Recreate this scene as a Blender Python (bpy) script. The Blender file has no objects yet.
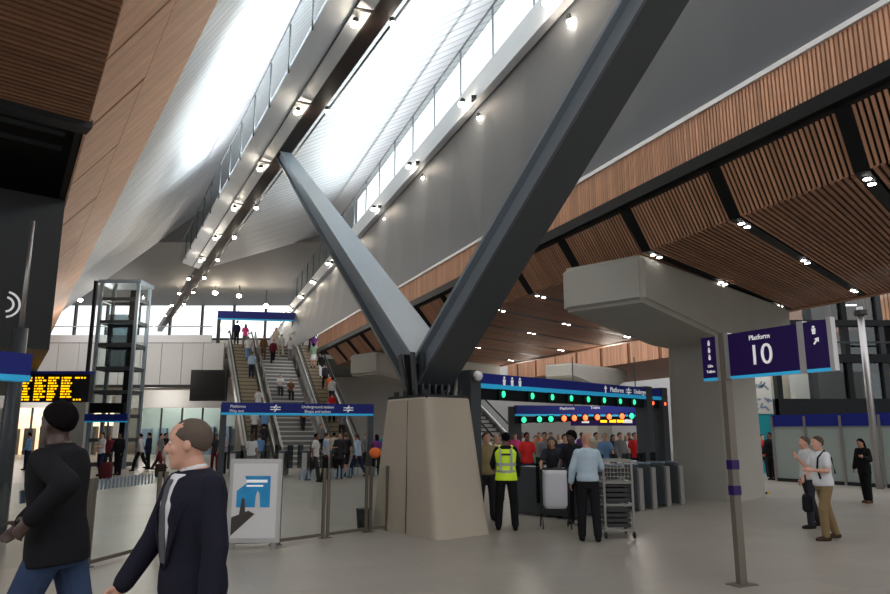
import bpy, bmesh, math, random
from mathutils import Vector, Matrix, Euler
random.seed(11)
C = bpy.context.scene.collection
V = Vector
PI = math.pi
# ---------------------------------------------------------------- camera
F = 703.0; PITCH = math.atan(0.1935); CZ = 1.75
cam_d = bpy.data.cameras.new('camera'); cam = bpy.data.objects.new('camera', cam_d); C.objects.link(cam)
cam_d.sensor_width = 36; cam_d.lens = F/890*36; cam_d.clip_end = 400; cam_d.clip_start = 0.05
cam.location = (0, 0, CZ); cam.rotation_euler = (PI/2+PITCH, 0, 0)
bpy.context.scene.camera = cam
sp, cp = math.sin(PITCH), math.cos(PITCH)
def ray(px, py):
    x = (px-445)/F; y = (297-py)/F
    return V((x, cp-y*sp, sp+y*cp))
def onz(px, py, z=0.0):          # survey helper: the point of height z seen at a pixel
    d = ray(px, py); t = (z-CZ)/d.z
    return V((d.x*t, d.y*t, z))
def onY(px, py, Y):
    d = ray(px, py); t = Y/d.y
    return V((d.x*t, Y, CZ+d.z*t))
# ---------------------------------------------------------------- materials
def mat(name, col, rough=0.6, metal=0.0, emit=0.0, ecol=None, var=0.12, scale=3.0, bump=0.0, bscale=40.0, alpha=None, trans=0.0, stretch=None, island=0.0, spec=None):
    m = bpy.data.materials.new(name); m.use_nodes = True
    nt = m.node_tree; b = nt.nodes['Principled BSDF']; N = nt.nodes.new; L = nt.links.new
    b.inputs['Roughness'].default_value = rough; b.inputs['Metallic'].default_value = metal
    if spec is not None: b.inputs['Specular IOR Level'].default_value = spec
    tc = N('ShaderNodeTexCoord'); mp = N('ShaderNodeMapping'); L(tc.outputs['Object'], mp.inputs[0])
    if stretch: mp.inputs['Scale'].default_value = stretch
    nz = N('ShaderNodeTexNoise'); nz.inputs['Scale'].default_value = scale; nz.inputs['Detail'].default_value = 4
    L(mp.outputs[0], nz.inputs['Vector'])
    mx = N('ShaderNodeMix'); mx.data_type = 'RGBA'
    d = [max(0, c*(1-var)) for c in col]; l = [min(1, c*(1+var)) for c in col]
    mx.inputs['A'].default_value = (*d, 1); mx.inputs['B'].default_value = (*l, 1)
    L(nz.outputs['Fac'], mx.inputs['Factor'])
    out = mx.outputs['Result']
    if island:
        g = N('ShaderNodeNewGeometry'); mr = N('ShaderNodeMapRange')
        mr.inputs['To Min'].default_value = 1-island; mr.inputs['To Max'].default_value = 1+island
        L(g.outputs['Random Per Island'], mr.inputs['Value'])
        hs = N('ShaderNodeHueSaturation'); L(mr.outputs[0], hs.inputs['Value']); L(out, hs.inputs['Color']); out = hs.outputs[0]
    L(out, b.inputs['Base Color'])
    if bump:
        n2 = N('ShaderNodeTexNoise'); n2.inputs['Scale'].default_value = bscale
        bp = N('ShaderNodeBump'); bp.inputs['Strength'].default_value = bump; bp.inputs['Distance'].default_value = 0.01
        L(mp.outputs[0], n2.inputs['Vector']); L(n2.outputs['Fac'], bp.inputs['Height']); L(bp.outputs[0], b.inputs['Normal'])
    if emit:
        b.inputs['Emission Color'].default_value = (*(ecol or col), 1); b.inputs['Emission Strength'].default_value = emit
    if trans: b.inputs['Transmission Weight'].default_value = trans
    if alpha is not None: b.inputs['Alpha'].default_value = alpha
    m.diffuse_color = (*col, 1)
    return m
_pm = {}
def cloth(col, rough=0.85):
    k = tuple(col)
    if k not in _pm: _pm[k] = mat('fabric', col, rough, var=0.1, scale=9, bump=0.15, bscale=60, spec=.1)
    return _pm[k]
M = dict(
 concrete=mat('pale_concrete', (.43,.375,.295), .8, var=.07, scale=1.5, bump=.12, bscale=25),
 concrete2=mat('cool_concrete', (.36,.35,.31), .8, var=.08, scale=.8, bump=.1, bscale=20),
 steel=mat('grey_painted_steel', (.062,.070,.078), .38, .1, var=.05, spec=.35),
 steel_pale=mat('pale_and_lit_grey_steel', (.25,.30,.345), .38, .15, var=.05),  # pale steel parts, also the painted-in light on the V arms
 black=mat('black_steel', (.008,.009,.010), .5, var=.1, spec=.15),
 dark=mat('dark_grey_steel', (.028,.030,.033), .5, var=.1, spec=.25),
 girder=mat('dark_bronze_girder', (.030,.021,.020), .5, var=.1, spec=.2),
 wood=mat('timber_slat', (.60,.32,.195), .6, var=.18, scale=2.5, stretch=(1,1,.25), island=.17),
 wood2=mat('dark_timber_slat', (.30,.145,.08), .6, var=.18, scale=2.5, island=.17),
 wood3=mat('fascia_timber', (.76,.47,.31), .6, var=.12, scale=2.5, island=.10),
 backing=mat('black_backing', (.01,.008,.007), .9, var=.1),
 panel=mat('smooth_grey_panel', (.185,.195,.215), .55, var=.03, scale=.3),
 deep=mat('deep_grey_ceiling_panel', (.105,.102,.10), .7, var=.05, scale=.5),
 cool=mat('cool_white_cladding', (.66,.70,.74), .5, var=.03),
 white=mat('white_panel', (.66,.66,.65), .5, var=.03),
 offwhite=mat('off_white_panel', (.52,.52,.51), .55, var=.05),
 trimw=mat('white_trim', (.85,.85,.86), .35, var=.02),
 navy=mat('blue_sign_enamel', (.020,.030,.24), .35, var=.04, spec=.2),
 purple=mat('deep_purple_blue_enamel', (.022,.008,.085), .35, var=.04, spec=.15),
 cyan=mat('cyan_edge', (.02,.36,.65), .4, emit=.25, var=.03),
 teal=mat('turquoise_hoarding', (.01,.30,.36), .5, var=.05),
 sky_glass=mat('bright_window', (.75,.85,.9), .3, emit=1.3, ecol=(.8,.92,1), var=.05),
 text=mat('white_lettering', (.85,.85,.86), .5, emit=.2, var=.01),
 lamp=mat('warm_lamp', (1,.9,.75), .4, emit=90, ecol=(1,.86,.66), var=0),
 lampw=mat('white_lamp', (1,1,1), .4, emit=14, ecol=(1,.97,.9), var=0),
 green=mat('green_signal', (.05,.6,.35), .4, emit=1.1, ecol=(.03,.9,.36), var=0),
 red=mat('red_signal', (1,.15,.05), .4, emit=2.6, ecol=(1,.10,.03), var=0),
 led=mat('amber_display', (1,.6,.02), .4, emit=1.5, ecol=(1,.46,.0), var=0),
 shop=mat('lit_shop_interior', (.9,.7,.5), .6, emit=.8, ecol=(1,.66,.42), var=.3, scale=1.2),
 inox=mat('brushed_steel', (.42,.41,.40), .35, .7, var=.08, scale=20, stretch=(1,1,.1)),
 brass=mat('worn_bronze_steel', (.14,.118,.095), .45, .3, var=.08),
 step=mat('escalator_step', (.34,.28,.19), .5, .3, var=.1),
 stairm=mat('stair_concrete', (.20,.20,.195), .7, var=.08),
 rubber=mat('black_rubber', (.012,.012,.013), .6, var=.1),
 board=mat('black_display_board', (.006,.006,.007), .3, var=.1),
 frost=mat('frosted_green_panel', (.36,.43,.41), .35, var=.06, scale=.8),
 yellow=mat('hazard_yellow', (.75,.5,.02), .6, var=.1),
 poster=mat('white_poster', (.72,.72,.71), .4, var=.02),
 pblue=mat('bright_blue_print', (.02,.30,.62), .4, var=.3, scale=4),
 pdark=mat('dark_print', (.05,.04,.035), .5, var=.2),
 marks=mat('grey_blue_glass_marking', (.16,.22,.30), .5, var=.05),
 chain=mat('tray_plastic', (.03,.03,.032), .6, var=.1),
 hivis=mat('high_visibility_yellow', (.50,.72,.02), .7, emit=.12, var=.08, bump=.1),
 reflect=mat('reflective_tape', (.42,.44,.42), .3, .3, var=.03),
 sack=mat('white_sack', (.62,.63,.68), .5, var=.05),
 alu=mat('grey_wire_cage', (.27,.27,.25), .4, .5, var=.05),
)
def glass(name, tint=(.95,.975,.97), a=.03, rough=.03):
    m = bpy.data.materials.new(name); m.use_nodes = True; nt = m.node_tree; N = nt.nodes.new; L = nt.links.new
    nt.nodes.clear(); o = N('ShaderNodeOutputMaterial'); t = N('ShaderNodeBsdfTransparent'); g = N('ShaderNodeBsdfGlossy')
    t.inputs[0].default_value = (*tint, 1); g.inputs['Roughness'].default_value = rough; g.inputs[0].default_value = (.9,.95,.95,1)
    mx = N('ShaderNodeMixShader'); nz = N('ShaderNodeTexNoise'); nz.inputs['Scale'].default_value = .5
    mr = N('ShaderNodeMapRange'); mr.inputs['To Min'].default_value = a*.7; mr.inputs['To Max'].default_value = a*1.3
    L(nz.outputs['Fac'], mr.inputs['Value']); L(mr.outputs[0], mx.inputs[0]); L(t.outputs[0], mx.inputs[1]); L(g.outputs[0], mx.inputs[2]); L(mx.outputs[0], o.inputs[0])
    return m
M['glass'] = glass('clear_glass'); M['glass_dark'] = glass('smoked_glass', (.35,.4,.42), .05)
def ribbed(name, col, pitch, dark=.6, rough=.5, seam=3.0):       # bands across the UV's U direction (metres), with a bump
    m = bpy.data.materials.new(name); m.use_nodes = True; nt = m.node_tree; b = nt.nodes['Principled BSDF']; N = nt.nodes.new; L = nt.links.new
    b.inputs['Roughness'].default_value = rough
    uv = N('ShaderNodeUVMap'); sx = N('ShaderNodeSeparateXYZ'); L(uv.outputs[0], sx.inputs[0])
    def math_(op, a, bb=None):
        n = N('ShaderNodeMath'); n.operation = op
        if isinstance(a, (int, float)): n.inputs[0].default_value = a
        else: L(a, n.inputs[0])
        if bb is not None:
            if isinstance(bb, (int, float)): n.inputs[1].default_value = bb
            else: L(bb, n.inputs[1])
        return n.outputs[0]
    q = math_('DIVIDE', sx.outputs[0], pitch); fr = math_('FRACT', q); fl = math_('FLOOR', q)
    q2 = math_('FLOOR', math_('DIVIDE', sx.outputs[0], pitch*7.0))
    wn = N('ShaderNodeTexWhiteNoise'); wn.noise_dimensions = '1D'; L(fl, wn.inputs['W'])
    wn2 = N('ShaderNodeTexWhiteNoise'); wn2.noise_dimensions = '1D'; L(q2, wn2.inputs['W'])
    gr = math_('GREATER_THAN', fr, .16)
    k = math_('ADD', math_('MULTIPLY', gr, 1-dark), dark)
    k = math_('MULTIPLY', k, math_('ADD', math_('MULTIPLY', wn.outputs[0], .08), .90))
    k = math_('MULTIPLY', k, math_('ADD', math_('MULTIPLY', wn2.outputs[0], .12), .90))
    vm = N('ShaderNodeVectorMath'); vm.operation = 'SCALE'; vm.inputs[0].default_value = col; L(k, vm.inputs['Scale']); L(vm.outputs[0], b.inputs['Base Color'])
    bp = N('ShaderNodeBump'); bp.inputs['Distance'].default_value = .03; bp.inputs['Strength'].default_value = .5; L(gr, bp.inputs['Height']); L(bp.outputs[0], b.inputs['Normal'])
    return m
M['ribs'] = ribbed('ribbed_grey_ceiling', (.30,.305,.315), .55, .45)
def floor_mat():
    m = bpy.data.materials.new('stone_floor'); m.use_nodes = True; nt = m.node_tree; b = nt.nodes['Principled BSDF']; N = nt.nodes.new; L = nt.links.new
    tc = N('ShaderNodeTexCoord'); mp = N('ShaderNodeMapping'); mp.inputs['Rotation'].default_value = (0,0,math.radians(-23)); L(tc.outputs['Object'], mp.inputs[0])
    br = N('ShaderNodeTexBrick'); br.inputs['Scale'].default_value = 1.0; br.inputs['Brick Width'].default_value = .9; br.inputs['Row Height'].default_value = .6
    br.inputs['Mortar Size'].default_value = .006; br.inputs['Color1'].default_value = (.285,.262,.228,1); br.inputs['Color2'].default_value = (.315,.29,.255,1); br.inputs['Mortar'].default_value = (.24,.22,.195,1)
    L(mp.outputs[0], br.inputs['Vector'])
    nz = N('ShaderNodeTexNoise'); nz.inputs['Scale'].default_value = .35; nz.inputs['Detail'].default_value = 6; L(mp.outputs[0], nz.inputs['Vector'])
    mr = N('ShaderNodeMapRange'); mr.inputs['To Min'].default_value = .82; mr.inputs['To Max'].default_value = 1.18; L(nz.outputs['Fac'], mr.inputs['Value'])
    vm = N('ShaderNodeVectorMath'); vm.operation = 'SCALE'; L(br.outputs['Color'], vm.inputs[0]); L(mr.outputs[0], vm.inputs['Scale']); L(vm.outputs[0], b.inputs['Base Color'])
    b.inputs['Roughness'].default_value = .36
    return m
M['floor'] = floor_mat()
# ---------------------------------------------------------------- mesh helpers
class MB:
    def __init__(s): s.b = bmesh.new(); s.uv = None
    def hexa(s, p):              # 8 corners: 4 bottom loop, 4 top loop
        v = [s.b.verts.new(q) for q in p]
        for f in ((3,2,1,0),(4,5,6,7),(0,1,5,4),(1,2,6,5),(2,3,7,6),(3,0,4,7)): s.b.faces.new([v[i] for i in f])
        return s
    def box(s, x0, y0, z0, x1, y1, z1):
        return s.hexa([(x0,y0,z0),(x1,y0,z0),(x1,y1,z0),(x0,y1,z0),(x0,y0,z1),(x1,y0,z1),(x1,y1,z1),(x0,y1,z1)])
    def obox(s, c, a, b, c3):    # centre and three half-axis vectors
        c, a, b, c3 = V(c), V(a), V(b), V(c3)
        return s.hexa([c-a-b-c3, c+a-b-c3, c+a+b-c3, c-a+b-c3, c-a-b+c3, c+a-b+c3, c+a+b+c3, c-a+b+c3])
    def bar(s, p, q, w, h, up=(0,0,1), w2=None, h2=None):     # rectangular bar from p to q
        p, q = V(p), V(q); d = (q-p).normalized(); u = V(up)
        if abs(d.dot(u)) > .99: u = V((0,1,0))
        r = d.cross(u).normalized(); u = r.cross(d)
        w2 = w if w2 is None else w2; h2 = h if h2 is None else h2
        a, b = r*w/2, u*h/2; c, e = r*w2/2, u*h2/2
        return s.hexa([p-a-b, p+a-b, q+c-e, q-c-e, p-a+b, p+a+b, q+c+e, q-c+e])
    def rings(s, rs, closed=False):
        vs = [[s.b.verts.new(q) for q in r] for r in rs]; n = len(vs[0])
        for A, B in zip(vs, vs[1:]):
            for i in range(n): s.b.faces.new((A[i], A[(i+1)%n], B[(i+1)%n], B[i]))
        if not closed: s.b.faces.new(vs[0][::-1]); s.b.faces.new(vs[-1])
        return s
    def tube(s, pts, r, n=10, r2=None):
        pts = [V(p) for p in pts]; rs = []
        for i, p in enumerate(pts):
            d = (pts[min(i+1, len(pts)-1)]-pts[max(i-1, 0)]).normalized()
            u = V((0,0,1)) if abs(d.z) < .95 else V((0,1,0))
            a = d.cross(u).normalized(); b = a.cross(d)
            rr = r if r2 is None else r+(r2-r)*i/(len(pts)-1)
            rs.append([p+(a*math.cos(2*PI*k/n)+b*math.sin(2*PI*k/n))*rr for k in range(n)])
        return s.rings(rs)
    def prism(s, poly, h, axis=(0,0,1)):       # polygon (3D points) pushed along axis*h
        A = [V(p) for p in poly]; o = V(axis)*h
        a = [s.b.verts.new(p) for p in A]; b = [s.b.verts.new(p+o) for p in A]; n = len(a)
        s.b.faces.new(a[::-1]); s.b.faces.new(b)
        for i in range(n): s.b.faces.new((a[i], a[(i+1)%n], b[(i+1)%n], b[i]))
        return s
    def ball(s, c, rx, ry=None, rz=None, n=12, m=8):
        ry = ry or rx; rz = rz or rx; c = V(c); rs = []
        for j in range(m+1):
            t = -PI/2+PI*j/m; k = max(math.cos(t), .03)
            rs.append([c+V((rx*k*math.cos(2*PI*i/n), ry*k*math.sin(2*PI*i/n), rz*math.sin(t))) for i in range(n)])
        return s.rings(rs)
    def build(s, name, m, parent=None, smooth=False, bevel=0, seg=2, **tags):
        bmesh.ops.recalc_face_normals(s.b, faces=s.b.faces)
        if bevel: bmesh.ops.bevel(s.b, geom=list(s.b.edges), offset=bevel, segments=seg, affect='EDGES', clamp_overlap=True)
        me = bpy.data.meshes.new(name); 
        root = parent
        while root is not None and root.parent: root = root.parent
        if root is not None:
            o_ = root.location
            for v in s.b.verts: v.co -= o_
        s.b.to_mesh(me); s.b.free()
        me.materials.append(m)
        if smooth:
            for p in me.polygons: p.use_smooth = True
        o = bpy.data.objects.new(name, me); C.objects.link(o)
        if parent is not None: o.parent = parent
        for k, v in tags.items(): o[k] = v
        return o
def thing(name, label, cat, loc=(0,0,0), group=None):
    o = bpy.data.objects.new(name, None); C.objects.link(o); o.location = loc; o['label'] = label; o['category'] = cat
    o.empty_display_size = .1
    if group: o['group'] = group
    return o
def tag(o, label, cat, group=None, kind=None):
    o['label'] = label; o['category'] = cat
    if group: o['group'] = group
    if kind: o['kind'] = kind
    return o
def center(o):                     # move the origin of a one-mesh thing to its base
    me = o.data; xs = [v.co for v in me.vertices]
    c = V((sum(v.x for v in xs)/len(xs), sum(v.y for v in xs)/len(xs), min(v.z for v in xs)))
    for v in me.vertices: v.co -= c
    o.location = c
    return o
def struct(name, mb, m, **k):
    o = mb.build(name, m, **k); o['kind'] = 'structure'; return o
def copy_tree(o, loc=None, rz=None, parent=None, mats=None):
    c = o.copy(); C.objects.link(c); c.parent = parent
    if loc is not None: c.location = loc
    if rz is not None: c.rotation_euler = (0, 0, rz)
    if mats:
        k = o.name.split('.')[0]
        if k in mats and c.data:
            c.material_slots[0].link = 'OBJECT'; c.material_slots[0].material = mats[k]
    for ch in o.children: copy_tree(ch, parent=c, mats=mats)
    return c
def text_mesh(name, body, size, m, parent, origin, xdir, updir, align='CENTER', ext=.004):
    cu = bpy.data.curves.new('t', 'FONT'); cu.body = body; cu.size = size; cu.align_x = align; cu.align_y = 'CENTER'; cu.extrude = ext
    t = bpy.data.objects.new('t', cu); C.objects.link(t); bpy.context.view_layer.update()
    me = bpy.data.meshes.new_from_object(t.evaluated_get(bpy.context.evaluated_depsgraph_get()))
    bpy.data.objects.remove(t); x = V(xdir).normalized(); u = V(updir).normalized(); n = x.cross(u)
    R = Matrix((x, u, n)).transposed().to_4x4(); R.translation = V(origin)
    me.transform(R)
    root = parent
    while root.parent: root = root.parent
    me.transform(Matrix.Translation(-root.location))
    me.materials.clear(); me.materials.append(m); me.name = name
    o = bpy.data.objects.new(name, me); C.objects.link(o); o.parent = parent
    return o
Z = V((0,0,1))
# ---------------------------------------------------------------- world and render look
sc = bpy.context.scene
sc.view_settings.view_transform = 'Standard'; sc.view_settings.look = 'None'; sc.view_settings.gamma = 1; sc.view_settings.use_curve_mapping = False
sc.view_settings.exposure = EXPO = 0.45
w = bpy.data.worlds.new('overcast_sky'); sc.world = w; w.use_nodes = True
w.node_tree.nodes['Background'].inputs[0].default_value = (.97,.97,1,1); w.node_tree.nodes['Background'].inputs[1].default_value = 1.35
def area(name, loc, target, sx, sy, power, col=(1,1,1)):
    l = bpy.data.lights.new(name, 'AREA'); l.shape = 'RECTANGLE'; l.size = sx; l.size_y = sy; l.energy = power; l.color = col
    o = bpy.data.objects.new(name, l); C.objects.link(o); o.location = loc
    o.rotation_euler = (V(target)-V(loc)).to_track_quat('-Z', 'Y').to_euler(); return o
# ---------------------------------------------------------------- plan lines (x as a function of y) and heights
def LB(y): return 6.36-.498*y          # roof girder, underside 12.2
def LC(y): return 8.0-.363*y           # right upstand, lower edge 11.3
def LA(y): return 9.79-.411*y          # right timber fascia, top 7.6
def L1(y): return 1.03-.62*y           # left fascia lower edge, z 8
def L2(y): return 3.0-.62*y            # left fascia upper edge, z 9.5
def strip(name, f1, z1, f2, z2, ya, yb, m, n=30, thick=.12, **k):
    b = bmesh.new(); uv = b.loops.layers.uv.new('UVMap'); rows = []
    for i in range(n+1):
        y = ya+(yb-ya)*i/n
        rows.append((b.verts.new((f1(y), y, z1)), b.verts.new((f2(y), y, z2)), b.verts.new((f2(y), y, z2+thick)), b.verts.new((f1(y), y, z1+thick)), y))
    for r, q in zip(rows, rows[1:]):
        for a, c in ((0,1),(1,2),(2,3),(3,0)):
            fc = b.faces.new((r[a], r[c], q[c], q[a]))
            for lp, (uu, vv) in zip(fc.loops, ((r[4], a), (r[4], c), (q[4], c), (q[4], a))): lp[uv].uv = (uu*1.12, vv)
    b.faces.new([v for v in rows[0][:4]][::-1]); b.faces.new([v for v in rows[-1][:4]])
    bmesh.ops.recalc_face_normals(b, faces=b.faces)
    me = bpy.data.meshes.new(name); b.to_mesh(me); b.free(); me.materials.append(m)
    o = bpy.data.objects.new(name, me); C.objects.link(o); o['kind'] = 'structure'; return o
# floor, walls
struct('floor', MB().box(-75, -8, -.3, 60, 85, 0), M['floor'])
strip('ceiling', lambda y: L2(y)-.05, 9.55, lambda y: LB(y)+1.0, 17.5, 3, 46, M['ribs'])
struct('ceiling', MB().box(-60, 45.9, 14.4, -6, 70, 14.6), M['deep'])
struct('wall_upper', MB().box(-60, 45.9, 14.6, -6, 46.2, 18.5), M['deep'])
strip('ceiling', lambda y: LB(y)+.3, 12.6, lambda y: LC(y)+1.2, 15.2, 3, 46.2, M['ribs'])
strip('ceiling', lambda y: LC(y)+.02, 11.3, lambda y: LA(y)+.0, 7.72, 2, 74, M['panel'])
struct('ceiling', MB().box(-75, 70, 15.5, 60, 70.3, 18), M['panel'])
# back wall (far end), lower part
struct('wall_back', MB().box(-75, 70, 0, 60, 70.5, 10.9), M['offwhite'])
wl = MB(); a_, b_ = V((-19,9,0)), V((-58,74,0)); d_ = (b_-a_).normalized(); n_ = V((-d_.y, d_.x, 0))
wl.hexa([a_, b_, b_+n_*.3, a_+n_*.3, a_+Z*9.4, b_+Z*9.4, b_+n_*.3+Z*9.4, a_+n_*.3+Z*9.4])
struct('wall_left', wl, M['dark'])
struct('fill_block_wall', MB().box(-40, -8.4, 0, 40, -8, 7.5), M['offwhite'])  # unseen wall added behind the camera to cut low fill light
struct('wall_right', MB().box(34, 5, 0, 34.4, 74, 12), M['dark'])
# far clerestory windows over the upper concourse
k = 0
x = -47.0
while x < -6:
    k += 1; wn = 'window_%d' % k
    fr = MB()
    fr.box(x, 69.9, 10.9, x+.18, 70.3, 15.5); fr.box(x, 69.9, 10.9, x+3.2, 70.3, 11.1); fr.box(x, 69.9, 15.3, x+3.2, 70.3, 15.5)
    f_ = struct(wn, fr, M['dark'])
    MB().box(x+.18, 70.05, 11.1, x+3.2, 70.1, 15.3).build('pane', M['glass'], f_)
    x += 3.2
# ---------------------------------------------------------------- roof girder with walkway (left), and right upstand
def line_pt(f, y, dx, z): return V((f(y)+dx, y, z))
def spot(root_y, f, dx, z, n, label, grp):
    o = thing('spotlight', label, 'lamp', (f(root_y)+dx, root_y, z), grp)
    d = V(n)
    MB().tube([o.location, o.location+d*.16], .07, 10, .09).build('housing', M['dark'], o, smooth=True)
    MB().ball(o.location+d*.17, .10, .10, .07, 12, 8).build('lens', M['lamp'], o)
    l = bpy.data.lights.new('lamp_glow', 'POINT'); l.energy = 7; l.color = (1,.90,.78); l.shadow_soft_size = .08
    lo = bpy.data.objects.new('lamp_glow', l); C.objects.link(lo); lo.location = d*.32; lo.parent = o
    return o
B = thing('roof_girder', 'dark bronze roof girder with glass balustrade, above the left steel arm', 'girder', (LB(16), 16, 12.0))
MB().bar(line_pt(LB, 3, 0, 12.3), line_pt(LB, 72, 0, 12.3), .46, .55).build('beam', M['girder'], B)
up = MB(); y0, y1 = 3, 44
up.hexa([line_pt(LB,y0,-.25,12.25), line_pt(LB,y1,-.25,12.25), line_pt(LB,y1,-.35,12.35), line_pt(LB,y0,-.35,12.35)] and
        [line_pt(LB,y0,-1.35,12.5), line_pt(LB,y0,-.25,12.1), line_pt(LB,y1,-.25,12.1), line_pt(LB,y1,-1.35,12.5),
         line_pt(LB,y0,-1.35,12.62), line_pt(LB,y0,-.25,12.22), line_pt(LB,y1,-.25,12.22), line_pt(LB,y1,-1.35,12.62)])
up.build('walkway_soffit', M['cool'], B)
MB().tube([line_pt(LB,3,.62,12.35), line_pt(LB,60,.62,12.35)], .035, 8).build('conduit', M['dark'], B)
MB().tube([line_pt(LB,3,-.7,12.2), line_pt(LB,44,-.7,12.2)], .03, 8).build('conduit', M['dark'], B)
MB().tube([line_pt(LB,3,-1.4,14.0), line_pt(LB,44,-1.4,14.0)], .028, 8).build('handrail', M['dark'], B)
MB().hexa([line_pt(LB,3,-1.42,12.6), line_pt(LB,44,-1.42,12.6), line_pt(LB,44,-1.40,12.6), line_pt(LB,3,-1.40,12.6),
           line_pt(LB,3,-1.42,13.95), line_pt(LB,44,-1.42,13.95), line_pt(LB,44,-1.40,13.95), line_pt(LB,3,-1.40,13.95)]).build('glass_pane', M['glass'], B)
y = 8.0
while y < 44:
    MB().bar(line_pt(LB,y,-1.36,12.4), line_pt(LB,y,-1.36,14.0), .05, .05).build('post', M['dark'], B); y += 2.3
y = 10.8
while y < 60:
    MB().bar(line_pt(LB,y,-.75,12.12), line_pt(LB,y,-.25,12.02), .07, .05).build('bracket', M['dark'], B); y += 5.0
y = 11.2; i = 0
while y < 62:
    spot(y, LB, -.55, 12.1, (-.25,0,-1), 'small warm spotlight on the left edge of the dark roof girder', 'spotlights on the left edge of the roof girder')
    spot(y+.15, LB, .42, 12.2, (.25,0,-1), 'small warm spotlight on the right edge of the dark roof girder', 'spotlights on the right edge of the roof girder')
    y += 5.0
Ct = thing('clerestory_upstand', 'long pale grey upstand with glass balustrade above the smooth grey roof slope', 'balustrade', (LC(16), 16, 11.2))
MB().hexa([line_pt(LC,3,-.25,11.2), line_pt(LC,3,.0,11.2), line_pt(LC,62,.0,11.2), line_pt(LC,62,-.25,11.2),
           line_pt(LC,3,-.20,12.0), line_pt(LC,3,.0,12.0), line_pt(LC,62,.0,12.0), line_pt(LC,62,-.20,12.0)]).build('upstand', M['cool'], Ct)
MB().tube([line_pt(LC,3,-.15,13.6), line_pt(LC,55,-.15,13.6)], .03, 8).build('handrail', M['dark'], Ct)
MB().hexa([line_pt(LC,3,-.16,12.0), line_pt(LC,55,-.16,12.0), line_pt(LC,55,-.14,12.0), line_pt(LC,3,-.14,12.0),
           line_pt(LC,3,-.16,13.58), line_pt(LC,55,-.16,13.58), line_pt(LC,55,-.14,13.58), line_pt(LC,3,-.14,13.58)]).build('glass_pane', M['glass'], Ct)
y = 8.6
while y < 55:
    MB().bar(line_pt(LC,y,-.12,12.0), line_pt(LC,y,-.12,13.6), .06, .05).build('post', M['steel'], Ct); y += 2.35
y = 12.0
while y < 55:
    MB().bar(line_pt(LC,y+2.0,-.34,11.30), line_pt(LC,y+2.0,-.05,11.30), .30, .10).build('bracket', M['dark'], Ct)
    y += 5.0
y = 9.4
while y < 62:
    spot(y, LC, -.42, 11.5, (-.3,0,-1), 'small warm spotlight on the face of the pale clerestory upstand', 'spotlights along the clerestory upstand face')
    spot(y+.1, LC, .08, 11.1, (.3,0,-1), 'small warm spotlight under the pale upstand washing the grey slope', 'spotlights under the clerestory upstand')
    y += 5.0
# hidden area lights added behind the upstands to brighten the ribbed ceilings
def ceiling_fill(f, dx, z, y0, y1, h, power, aim):
    p, q = line_pt(f, y0, dx, z), line_pt(f, y1, dx, z); x = (q-p).normalized(); n = V(aim); n = (n-x*n.dot(x)).normalized(); u = n.cross(x)
    l = bpy.data.lights.new('hidden_ceiling_fill', 'AREA'); l.shape = 'RECTANGLE'; l.size = (q-p).length; l.size_y = h; l.energy = power; l.color = (.90,.96,1)
    o = bpy.data.objects.new('hidden_ceiling_fill', l); C.objects.link(o)
    m3 = Matrix((x, u.cross(x).cross(x)*-1 if False else (-n).cross(x), -n)).transposed(); o.matrix_world = Matrix.Translation((p+q)/2) @ m3.to_4x4()
ceiling_fill(LB, -.75, 12.95, 4, 32, .3, 2300, (-.8,0,.62))
ceiling_fill(LC, .22, 12.15, 4, 36, .3, 2000, (-.8,0,.62))
# ---------------------------------------------------------------- V column
VC = thing('v_column', 'giant V-shaped grey steel column on a tapering pale concrete pier', 'column', (-.3, 13.4, 0))
bo = [(-.13,12.20,0), (.82,13.0,0), (-.43,14.80,0), (-1.45,14.0,0)]; to = [(-.33,12.52,2.38), (.50,13.2,2.38), (-.30,14.4,2.38), (-1.16,13.75,2.38)]
mb = MB(); mid = [tuple(V(a).lerp(V(b), .14)*1.0) for a, b in zip(bo, to)]
def rquad(c4, r, n=6):
    out = []
    for i in range(4):
        p, a, b = V(c4[i]), V(c4[i-1]), V(c4[(i+1)%4]); da, db = (a-p).normalized(), (b-p).normalized()
        for q in range(n+1):
            t = q/n; s0, s1 = p+da*r, p+db*r; out.append(s0.lerp(p, t).lerp(p.lerp(s1, t), t))
    return out
bo2 = [V(b).lerp(V(t), .10) for b, t in zip(bo, to)]; bo2 = [V((p.x, p.y, .30)) for p in bo2]
bo0 = [V((b[0],b[1],0))+(V((b[0],b[1],0))-V((-.26,13.45,0))).normalized()*.03 for b in bo]
mb.rings([rquad(bo0, .2), rquad(bo2, .2), rquad([V(p)-Z*.03 for p in to], .16), rquad([V(p)+(V((-.3,13.45,2.38))-V(p))*.03 for p in to], .16)])
mb.build('concrete_pier', M['concrete'], VC)
pL = V(to[0]).lerp(V(to[3]), .42); pLb = V(bo0[0]).lerp(V(bo0[3]), .42); nn_ = V((-.83,-.56,0)); MB().bar(pLb+nn_*.003+Z*.02, pL+nn_*.003-Z*.05, .012, .012, up=nn_).build('joint', M['dark'], VC)
mb = MB(); cc = V((-.3,13.43,0))
mb.hexa([cc+(V(p)-cc-Z*2.38)*.93+Z*2.3 for p in to]+[cc+(V(p)-cc-Z*2.38)*.93+Z*2.43 for p in to]); mb.build('base_plate', M['dark'], VC)
for j in range(4):
    for i in range(3):
        if j in (0,3) or i in (0,2):
            p = V(to[0]).lerp(V(to[3]), .15+.7*j/3).lerp(V(to[1]).lerp(V(to[2]), .15+.7*j/3), .12+.38*i)
            MB().tube([V((p.x,p.y,2.3)), V((p.x,p.y,2.52))], .05, 6).build('bolt', M['dark'], VC)
uB = V((-.446,.895,0)); nB = V((.895,.446,0))
org = V((-.3,13.4,0))
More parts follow.
